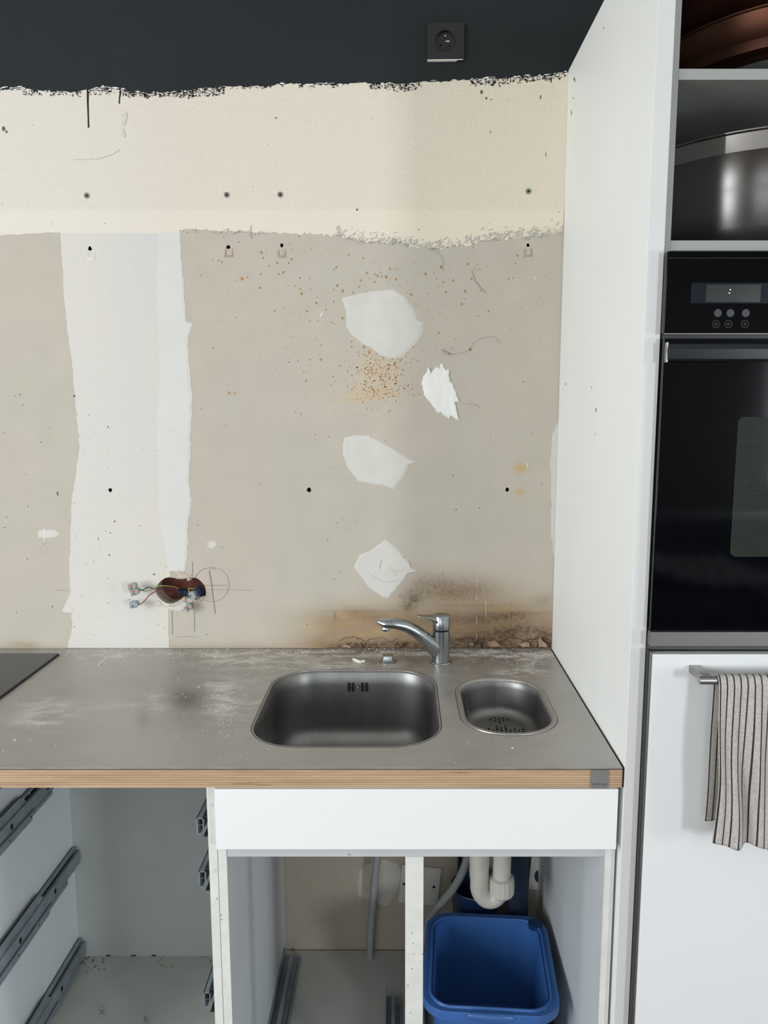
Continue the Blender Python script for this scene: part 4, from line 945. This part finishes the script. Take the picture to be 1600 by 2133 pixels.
stuff(sc2.build('scuff_marks', mat('scuff_grey', rgb(140, 136, 130), .7), C))
def floor_runner(x0, x1, yb, name='runner'):
    r_ = MB(); zf_ = .120
    r_.box(x0, x1, CF+.01, yb, zf_, zf_+.004); r_.box(x0, x0+.002, CF+.01, yb, zf_, zf_+.030); r_.box(x1-.002, x1, CF+.01, yb, zf_, zf_+.012); r_.box((x0+x1)/2-.004, (x0+x1)/2+.004, CF+.0, yb-.02, zf_+.004, zf_+.022, b=.001)
    o = r_.build(name, 'galv', C); MB().box(x1-.005, x1-.002, CF+.02, yb-.03, zf_+.004, zf_+.0095).build('runner_track', 'galv_dark', o)
floor_runner(-.6420, -.6020, -.03); floor_runner(-.3900, -.3560, -.16); floor_runner(-.320, -.294, -.05); floor_runner(-.052, -.0215, -.05)

# ------------------------------------------------------------------ plumbing under the sink
Pq = lambda u, v, y: PY(u, v, y)
cd = MB(); P = [Pq(787,1740,-.035), Pq(785,1790,-.035), Pq(780,1840,-.035), Pq(776,1900,-.03), Pq(772,1950,-.028), Pq(770,2010,-.03)]
cd.tube(pathlerp(P, 8), .0092, 14); o = cd.build('conduit', 'hose', smooth=60); tag(o, 'grey vertical conduit on the wall behind the left opening of the sink cabinet', 'conduit')
h = MB(); P = pathlerp([Pq(990,1700,-.2), Pq(978,1770,-.18), Pq(966,1810,-.15), Pq(945,1850,-.13), Pq(920,1880,-.12), Pq(898,1910,-.12), Pq(885,1950,-.12)], 14)
h.tube(P, [.0092 if i % 2 else .0085 for i in range(len(P))], 12); o = h.build('drain_hose', 'hose', smooth=60); tag(o, 'grey drain hose curving down beside the white trap', 'hose')
TR = thing('sink_trap', 'white plastic U-bend trap hanging under the small sink', 'trap', (-.165, -.25, .43))
tx0, tx1, ty = -.1905, -.1430, -.25
U_ = [Vector((tx0, ty, .56)), Vector((tx0, ty, .49)), Vector((tx0+.001, ty, .474))]
for k in range(1, 12):
    a = PI+PI*k/12; U_.append(Vector(((tx0+tx1)/2+.0238*math.cos(a), ty, .466+.036*math.sin(a))))
U_ += [Vector((tx1, ty, .468)), Vector((tx1, ty, .475))]
MB().tube(U_, [.0205, .0205]+[.0196]*(len(U_)-2), 24).build('bend', 'pvc', TR, smooth=50)
MB().lathe((tx0, ty, 0), [(.0206, .512), (.0214, .514), (.0214, .80)], 28).build('inlet_pipe', 'pvc', TR, smooth=50)
MB().lathe((tx1, ty, 0), [(.0190, .46), (.0190, .555), (.023, .56), (.0235, .72), (.019, .74), (.019, .805)], 28).build('outlet_pipe', 'pvc', TR, smooth=50)
nut = MB(); rings = []
for r, z_ in ((.0225, .441), (.0262, .446), (.0268, .466), (.0258, .480), (.0205, .483)):
    rings.append([(tx1+(r+(.0008 if k % 4 < 2 else 0))*math.cos(2*PI*k/64), ty+(r+(.0008 if k % 4 < 2 else 0))*math.sin(2*PI*k/64), z_) for k in range(64)])
nut.loft(rings); nut.build('nut', 'pvc', TR, smooth=30, label='ribbed union nut')
a, b_ = Pq(834,1800,-.004), Pq(920,1885,-.004)
J = thing('junction_plate', 'white square blanking plate tilted on the wall behind the centre post', 'cover plate', ((a.x+b_.x)/2, 0, (a.z+b_.z)/2))
pts = W([(838,1800),(919,1809),(912,1886),(830,1878)], -.004)
MB().polyY(pts, -.006, 0).build('plate', 'white_plastic', J)
for u, v in ((841.5,1841.5),(904,1847.5)): q = Pq(u, v, -.006); MB().lathe((q.x, -.006, q.z), [(.0036, -.0003), (.0002, -.0003)], 14, 'y').build('screw_hole', 'dark_void', J)
WS = thing('white_wall_socket', 'white wall socket low on the wall at the right end of the sink cabinet', 'socket', (Pq(1125,1820,0).x, 0, Pq(1125,1820,0).z))
a, b_ = Pq(1104,1786,-.01), Pq(1170,1853,-.01); MB().polyY(rrect(a.x, b_.x, b_.z, a.z, .004, 3), -.010, 0).build('plate', 'white_plastic', WS)
q = Pq(1129,1825,-.012); MB().lathe((q.x, -.010, q.z), [(.0185, 0), (.0185, -.006), (.016, -.010), (.0002, -.010)], 24, 'y').build('dark_insert', 'dark_blue', WS, smooth=40)
cb = MB(); cb.tube(pathlerp([Pq(1129,1825,-.03), Pq(1136,1850,-.05), Pq(1132,1880,-.05), Pq(1128,1930,-.04), Pq(1120,2000,-.03)], 8), .0055, 10); o = cb.build('power_cable', 'dark_blue', smooth=60); tag(o, 'dark cable hanging from the white wall socket inside the cabinet', 'cable')
bl = MB(); rings = []
for u0, u1, v, y in ((1060,1112,1700,-.12),(1066,1107,1790,-.12),(1062,1101,1850,-.12),(1055,1100,1900,-.12),(1050,1098,1980,-.12),(1048,1096,2040,-.12)):
    p, q = Pq(u0, v, y), Pq(u1, v, y); cx_, rr = (p.x+q.x)/2, (q.x-p.x)/2
    rings.append([(cx_+rr*math.cos(2*PI*k/20), y+rr*.45*math.sin(2*PI*k/20), p.z) for k in range(20)])
bl.loft(rings); o = bl.build('navy_pipe', 'dark_blue', smooth=60); tag(o, 'wide navy blue pipe behind the white trap', 'pipe')
for pts, lb in (([(959,1760),(957,1830),(958,1880),(961,1960)], 'black cable running down the wall behind the drain hose'), ([(1002,1840),(1005,1880),(1005,1960)], 'black cable running down the wall behind the white trap')):
    o = MB().tube([Pq(u, v, -.012) for u, v in pts], .0052, 10).build('black_cable', 'black_plastic', smooth=60); tag(o, lb, 'cable')

# ------------------------------------------------------------------ blue tub
TB = thing('washing_up_tub', 'blue rectangular plastic washing-up tub in the right opening of the sink cabinet', 'tub', (-.172, -.30, .12))
TC = Vector((-.1745, -.303, 0)); ang = math.radians(-4.0)
def tring(hw0, hw1, hd, r, z, off=0):
    pts = rrect(-hw0, hw0, -hd, hd, r, 8); out = []
    for x, y in pts:
        s_ = 1-(y/hd)*(hw0-hw1)/hw0/2 if hd else 1
        x2 = x*s_; p = Vector((x2*math.cos(ang)-y*math.sin(ang), x2*math.sin(ang)+y*math.cos(ang), 0))+TC
        out.append((p.x, p.y, z))
    return out
Zr = .330
prof = [(.095,.110,.030,.124), (.100,.115,.035,.128), (.110,.126,.042,Zr-.020), (.1125,.128,.044,Zr-.003), (.131,.143,.050,Zr-.018), (.1330,.1450,.050,Zr-.017), (.1330,.1450,.050,Zr-.0015), (.1318,.1438,.050,Zr),
        (.1212,.1332,.046,Zr-.0015), (.1198,.1318,.045,Zr+.0022), (.1172,.1292,.044,Zr+.0022), (.115,.127,.042,Zr-.006), (.107,.120,.038,.20), (.098,.110,.032,.134), (.090,.102,.026,.1305)]
MB().loft([tring(hw, hw, hd, r, z) for hw, hd, r, z in prof], cap0=True, cap1=True).build('body', 'blue', TB, smooth=32)
lg = MB(); P = [Vector((x, -.1425-.004+.0020*abs(x)/.04, Zr-.006)) for x in (-.045, -.038, -.02, 0, .02, .038, .045)]
P = [Vector((p.x*math.cos(ang)-p.y*math.sin(ang), p.x*math.sin(ang)+p.y*math.cos(ang), p.z))+TC for p in P]
lg.tube(P, [.002, .0055, .0068, .0070, .0068, .0055, .002], 12, sy=1.3); lg.build('grip', 'blue', TB, smooth=60)
ns = tring(.115, .115, .127, .04, Zr)
nt_ = MB(); q = Vector((.108*math.cos(ang)-.118*math.sin(ang), .108*math.sin(ang)+.118*math.cos(ang), 0))+TC
nt_.lathe((q.x, q.y, Zr-.001), [(.015, -.006), (.015, .0034), (.012, .0040), (.0005, .0040)], 20); nt_.build('pouring_lip', 'blue_dark', TB, smooth=40, label='dark pouring lip in the back right corner')
BB = MB(); BB.lathe((-.180, -.078, .12), [(.04, .002), (.048, .08), (.056, .222), (.058, .226), (.056, .229), (.053, .222), (.044, .09), (.02, .02)], 36, cap0=True, cap1=True)
o = BB.build('round_bowl', 'blue_dark', smooth=50); tag(o, 'dark blue round bowl standing behind the blue tub', 'bowl')

# ------------------------------------------------------------------ tall cabinet
TCB = thing('tall_cabinet', 'tall white built-in cabinet with open niches above the oven', 'cabinet', (.33, -.3, 0))
PT = 2.172
MB().box(0, .0238, -.5992, -.0015, 0, PT, b=.0004).build('side_panel', 'panel_lacquer', TCB, label='big white side panel beside the worktop')
MB().box(.0008, .0238, -.6004, -.5992, 0, PT, b=.0003).build('edge_band', 'panel_edge', TCB)
sm_ = MB(); random.seed(41)
for u, v, du, dv in ((1241,854,.9,6),(1232,807,.7,2.5),(1257,58,.8,3),(1196,166,1.4,6),(1190,235,.8,8),(1194,205,.7,3),(1178,800,.8,3),(1240,905,.4,3)):
    q0, q1 = PX(u, v-dv, -.0003), PX(u+du, v+dv, -.0003); ql = PX(u+du*1.5, v, -.0003); qr = PX(u-du*.7, v-dv*.2, -.0003)
    sm_.add([q0[:], ql[:], q1[:], qr[:]], [(0, 1, 2, 3)])
stuff(sm_.build('scuff_marks', 'speck', TCB, label='short dark scuffs on the big side panel'))
MB().box(.0240, .0360, -.590, -.01, 0.06, PT-.004).build('carcass_side', 'edge_grey', TCB)
MB().box(.0360, .61, -.03, -.012, .06, PT).build('back_panel', 'niche_back', TCB)
MB().box(.61, .634, -.6, -.0015, 0, PT, b=.0007).build('side_panel', 'panel_lacquer', TCB)
MB().box(.0238, .61, -.6, -.002, PT-.02, PT).build('top_panel', 'lacquer', TCB)
for z in (1.9265, 1.6935): MB().box(.0362, .61, -.590, -.03, z, z+.0145, b=.0004).build('shelf', 'edge_grey', TCB)
MB().box(.0362, .61, -.56, -.03, 1.098, 1.112).build('shelf', 'edge_clean', TCB)
DR = MB().box(.0290, .606, -.620, -.602, .12, 1.0936, b=.001).build('door', 'door_lacquer', TCB, label='tall white lower door')
MB().box(.0245, .0285, -.615, -.60, .12, 1.098).build('gap_seal', 'black_plastic', TCB)
MB().box(.0252, .0280, -.617, -.61, .12, 1.096).build('seal_lip', 'alu', TCB)
MB().box(.026, .61, -.585, -.56, .03, .12).build('plinth', 'laminate', TCB)
# towel bar handle
hx0 = PY(1455, 1416, -.655); hz = .5*(PY(1455,1408,-.655).z+PY(1455,1424,-.655).z)
HD = bpy.data.objects.new('handle', None)
hm = MB(); hm.tube([(hx0.x, -.657, hz), (.56, -.657, hz)], .0062, 24); 
hp = PY(1443, 1392, -.62)
hob = hm.build('bar_handle', 'alu', TCB, smooth=50, label='round brushed bar handle')
for xx in (hp.x, .545):
    b_ = MB(); z0 = hp.z
    ring0 = [(xx-.006, -.6195, z0-.006), (xx+.011, -.6195, z0-.006), (xx+.011, -.6195, z0+.0055), (xx-.006, -.6195, z0+.0055)]
    ring1 = [(xx-.004, -.630, z0-.007), (xx+.012, -.630, z0-.007), (xx+.012, -.630, z0+.004), (xx-.004, -.630, z0+.004)]
    ring2 = [(xx+.004, -.656, hz-.0055), (xx+.016, -.656, hz-.0055), (xx+.016, -.656, hz+.0055), (xx+.004, -.656, hz+.0055)]
    b_.loft([ring0, ring1, ring2]); b_.build('handle_foot', 'alu', hob)
HD = None
# ------------------------------------------------------------------ oven
OV = thing('built_in_oven', 'black glass built-in oven with touch controls in the tall cabinet', 'oven', (.32, -.33, 1.112))
ox0, ox1 = .0262, .606
zc1, zc0 = 1.6885, 1.5735
MB().box(ox0, ox1, -.600, -.06, 1.118, 1.685).build('housing', 'black_plastic', OV)
MB().box(ox0-.0020, ox1, -.614, -.601, zc0, zc1, b=.001).build('control_panel', 'black_glass', OV)
MB().box(ox0, ox1, -.6145, -.612, zc1-.0105, zc1-.009).build('panel_seam', 'dark_void', OV)
MB().box(ox0-.001, ox1, -.6155, -.610, zc0-.0012, zc0+.0004, b=.0003).build('panel_trim', mat('grey_trim', rgb(120,120,120), .3), OV)
a, b_ = PY(1441, 589, -.6145), PY(1605, 632, -.6145)
ds = MB().polyY(rrect(a.x, a.x+.28, b_.z, a.z, .0015, 3), -.6148, -.613).build('display', 'display', OV)
a, b_ = PY(1472, 593, -.6155), PY(1584, 629, -.6155); MB().polyY([(a.x, b_.z), (b_.x, b_.z), (b_.x, a.z), (a.x, a.z)], -.6152, -.6146).build('lcd_window', 'lcd', ds)
for u, v in ((1521.5,603.5),(1519.5,610.5)):
    q = PY(u, v, -.6155); MB().lathe((q.x, -.6152, q.z), [(.0008, -.0003), (.0001, -.0004)], 8, 'y').build('clock_dot', 'clock', ds)
for u, v, k in ((1496,652,0),(1522,652,0),(1554,652,0),(1492,675,1),(1518,675,1),(1552,675,1)):
    q = PY(u, v, -.615); r = .0056
    prof = [(r, -.0004), (.0002, -.0004)] if k == 0 else [(r, -.0004), (r-.0007, -.0004)]
    bt = MB(); bt.lathe((q.x, -.6142, q.z), prof, 24, 'y')
    if k: bt.lathe((q.x, -.6142, q.z), [(.0022, -.0004), (.0014, -.0004)], 14, 'y')
    bt.build('touch_button', 'button', OV)
zd1, zd0 = 1.5668, 1.1295
MB().box(ox0-.0005, ox1, -.6125, -.601, zd0, zd1, b=.001).build('door', 'black_glass', OV)
hs = MB(); z1_, z0_ = zd1-.006, PY(1383,752,-.62).z
sec = [(-.6125, z1_), (-.622, z1_-.003), (-.6255, z1_-.010), (-.6235, z0_+.003), (-.6205, z0_), (-.6125, z0_+.002)]
hs.add([(ox0+.0035, p[0], p[1]) for p in sec]+[(ox1-.003, p[0], p[1]) for p in sec], [tuple(range(6)), tuple(range(11, 5, -1))]+[(i, (i+1) % 6, (i+1) % 6+6, i+6) for i in range(6)])
hs.build('door_grip', mat('dark_grip_metal', rgb(26, 29, 33), .22, .2), OV)
MB().box(ox0+.0008, ox0+.0032, -.6215, -.6125, z0_-.002, z1_, b=.0004).build('grip_end', 'alu', OV)
q0, q1 = PY(1534, 868, -.613), PY(1524, 1160, -.613)
MB().polyY(rrect(.140, .492, q1.z, q0.z, .010, 5), -.6131, -.611).build('door_window', 'oven_window', OV, label='dotted glass window')
MB().box(ox0-.001, ox1, -.617, -.601, 1.1052, 1.1275, b=.0008).build('lower_trim', mat('brushed_trim', (.20,.19,.18,1), .45, .7, var=.03, vscale=40, stretch=(.05,1,1)), OV)
MB().box(ox0-.001, ox1, -.606, -.60, 1.0965, 1.1050).build('vent_gap', mat('vent_slot_grey', rgb(66, 67, 64), .5), OV)

# ------------------------------------------------------------------ niche contents
SB = thing('steel_bowl', 'large stainless steel bowl with a shiny rim in the lower niche', 'bowl', (.292, -.312, 1.708))
c = (.292, -.312, 1.708); R_ = .252; ZR = .170
MB().lathe(c, [(.17, .001), (.225, .008), (.243, .035), (.2485, .09), (.2505, ZR-.028), (R_, ZR-.027)], 96, cap0=True).build('body', 'pot_steel', SB, smooth=60)
MB().lathe(c, [(R_, ZR-.0275), (R_+.0005, ZR-.002), (R_+.0040, ZR), (R_+.0040, ZR+.0015), (R_-.002, ZR+.002), (R_-.004, ZR-.03), (.235, .08), (.18, .012), (.001, .010)], 96).build('rim', 'pot_rim', SB, smooth=40)
CP = thing('copper_pan', 'tarnished copper basin in the top niche', 'pan', (.32, -.32, 1.96))
c = (.318, -.325, 1.985)
MB().lathe(c, [(.11, -.0), (.15, .002), (.195, .014), (.228, .034), (.238, .048), (.243, .066)], 80, cap0=True).build('body', 'copper', CP, smooth=60)
MB().lathe(c, [(.243, .066), (.247, .067), (.247, .069), (.240, .068), (.22, .02), (.10, .006), (.001, .006)], 80).build('rim', 'copper', CP, smooth=60)
c = (.318, -.300, 2.055)
o = MB().lathe(c, [(.10, 0), (.19, .004), (.232, .02), (.252, .07), (.256, .105), (.250, .105), (.20, .012), (.001, .01)], 72, cap0=True).build('copper_bowl', 'copper_dark', smooth=60); tag(o, 'dark copper bowl stacked on the copper basin in the top niche', 'bowl')
o = MB().lathe((.335, -.33, 1.9412), [(.10, .0), (.16, .006), (.232, .040), (.236, .0415), (.232, .043), (.15, .012), (.001, .010)], 72, cap0=True).build('grey_plate', mat('grey_enamel', rgb(84,86,82), .35), smooth=60); tag(o, 'large grey plate under the copper basin in the top niche', 'plate')

# ------------------------------------------------------------------ towel on the handle
random.seed(6)
x0t, x1t = .1125, .40; nxt, hang, hangb = 90, 56, 46
ztop_ = hz+.0085; front = []; rows = []
tw = MB(); uvs = []
bar_r = .0085
path = []   # back hem -> over the bar -> front hem: (y, z, s)
zb_, zf_ = .836, .812
for k in range(hangb): path.append((-.657+bar_r, zb_+(hz-zb_)*k/hangb, 'b', 1-k/hangb))
for k in range(9):
    a = PI*k/8; path.append((-.657+bar_r*math.cos(a), hz+bar_r*math.sin(a), 't', 0))
for k in range(1, hang+1): path.append((-.657-bar_r, hz-(hz-zf_)*k/hang, 'f', k/hang))
for i in range(nxt+1):
    s_ = i/nxt; X_ = x0t+(x1t-x0t)*s_
    for (y, z, part, d) in path:
        if part == 'f':
            yy = y-.002-(.006*math.sin(X_*105+.9+1.3*math.sin(z*14))+.0045*math.sin(X_*210+z*9+1))*min(1, d*1.6) - .004*d
            xx = X_+.005*d*(1-s_*.4)+.0022*math.sin(z*26+X_*30)*d
            zz = z-.020*s_*d+.0022*math.sin(X_*120)*d
        elif part == 'b':
            yy = min(y+.004*math.sin(X_*90)*d, -.6225) ; yy = y+.010*d*.9+.004*math.sin(X_*80+2)*d; yy = min(yy, -.6235)
            xx = X_-.001+.001*d+.001*math.sin(z*30)*d; zz = z+.002*math.sin(X_*90)
        else: yy, xx, zz = y, X_, z
        tw.v.append((xx, yy, zz)); uvs.append((s_*(x1t-x0t)/.0102, 0))
np_ = len(path)
tw.f = [(i*np_+j, (i+1)*np_+j, (i+1)*np_+j+1, i*np_+j+1) for i in range(nxt) for j in range(np_-1)]; tw.mi = [0]*len(tw.f)
TW = tw.build('dish_towel', 'towel', smooth=80); uvl = TW.data.uv_layers.new(name='cloth')
for lp_ in TW.data.loops: uvl.data[lp_.index].uv = uvs[lp_.vertex_index]
md = TW.modifiers.new('thickness', 'SOLIDIFY'); md.thickness = .0016; md.offset = 0
tag(TW, 'grey linen dish towel with thin dark stripes hung over the door handle', 'towel')

# ------------------------------------------------------------------ sofa behind the photographer, mirrored faintly in the oven glass
SF = thing('sofa', 'grey fabric sofa standing across the room behind the photographer', 'sofa', (1.3, -3.6, 0))
MB().box(.55, 2.2, -4.0, -3.1, .12, .42, b=.04).build('seat_base', 'sofa', SF, smooth=40)
MB().box(.60, 1.36, -3.85, -3.08, .42, .56, b=.05).build('seat_cushion', 'sofa', SF, smooth=40)
MB().box(1.38, 2.15, -3.85, -3.08, .42, .56, b=.05).build('seat_cushion', 'sofa', SF, smooth=40)
MB().box(.55, 2.2, -4.15, -3.85, .12, .82, b=.06).build('backrest', 'sofa', SF, smooth=40)
for x_ in (.62, 2.1):
    for y_ in (-3.95, -3.2): MB().lathe((x_, y_, 0), [(.02, 0), (.025, .13)], 12, cap0=True, cap1=True).build('leg', 'black_plastic', SF)
th = MB(); nu, nv = 60, 40; random.seed(1)
for i in range(nu+1):
    for j in range(nv+1):
        X_ = .62+.85*i/nu; Y_ = -3.75+.68*j/nv
        Z_ = .60+.14*math.exp(-((X_-.75)/.22)**2)*(1-.3*j/nv)+.012*math.sin(X_*70+Y_*25+math.sin(Y_*30))+.008*math.sin(X_*120-Y_*60)
        th.v.append((X_, Y_, Z_))
th.f = [(i*(nv+1)+j, (i+1)*(nv+1)+j, (i+1)*(nv+1)+j+1, i*(nv+1)+j+1) for i in range(nu) for j in range(nv)]; th.mi = [0]*len(th.f)
o = th.build('throw_blanket', mat('knitted_throw', rgb(150, 150, 150), .9, var=.08), smooth=80); tag(o, 'crumpled grey knitted blanket lying on the sofa', 'blanket')
md = o.modifiers.new('thickness', 'SOLIDIFY'); md.thickness = .012
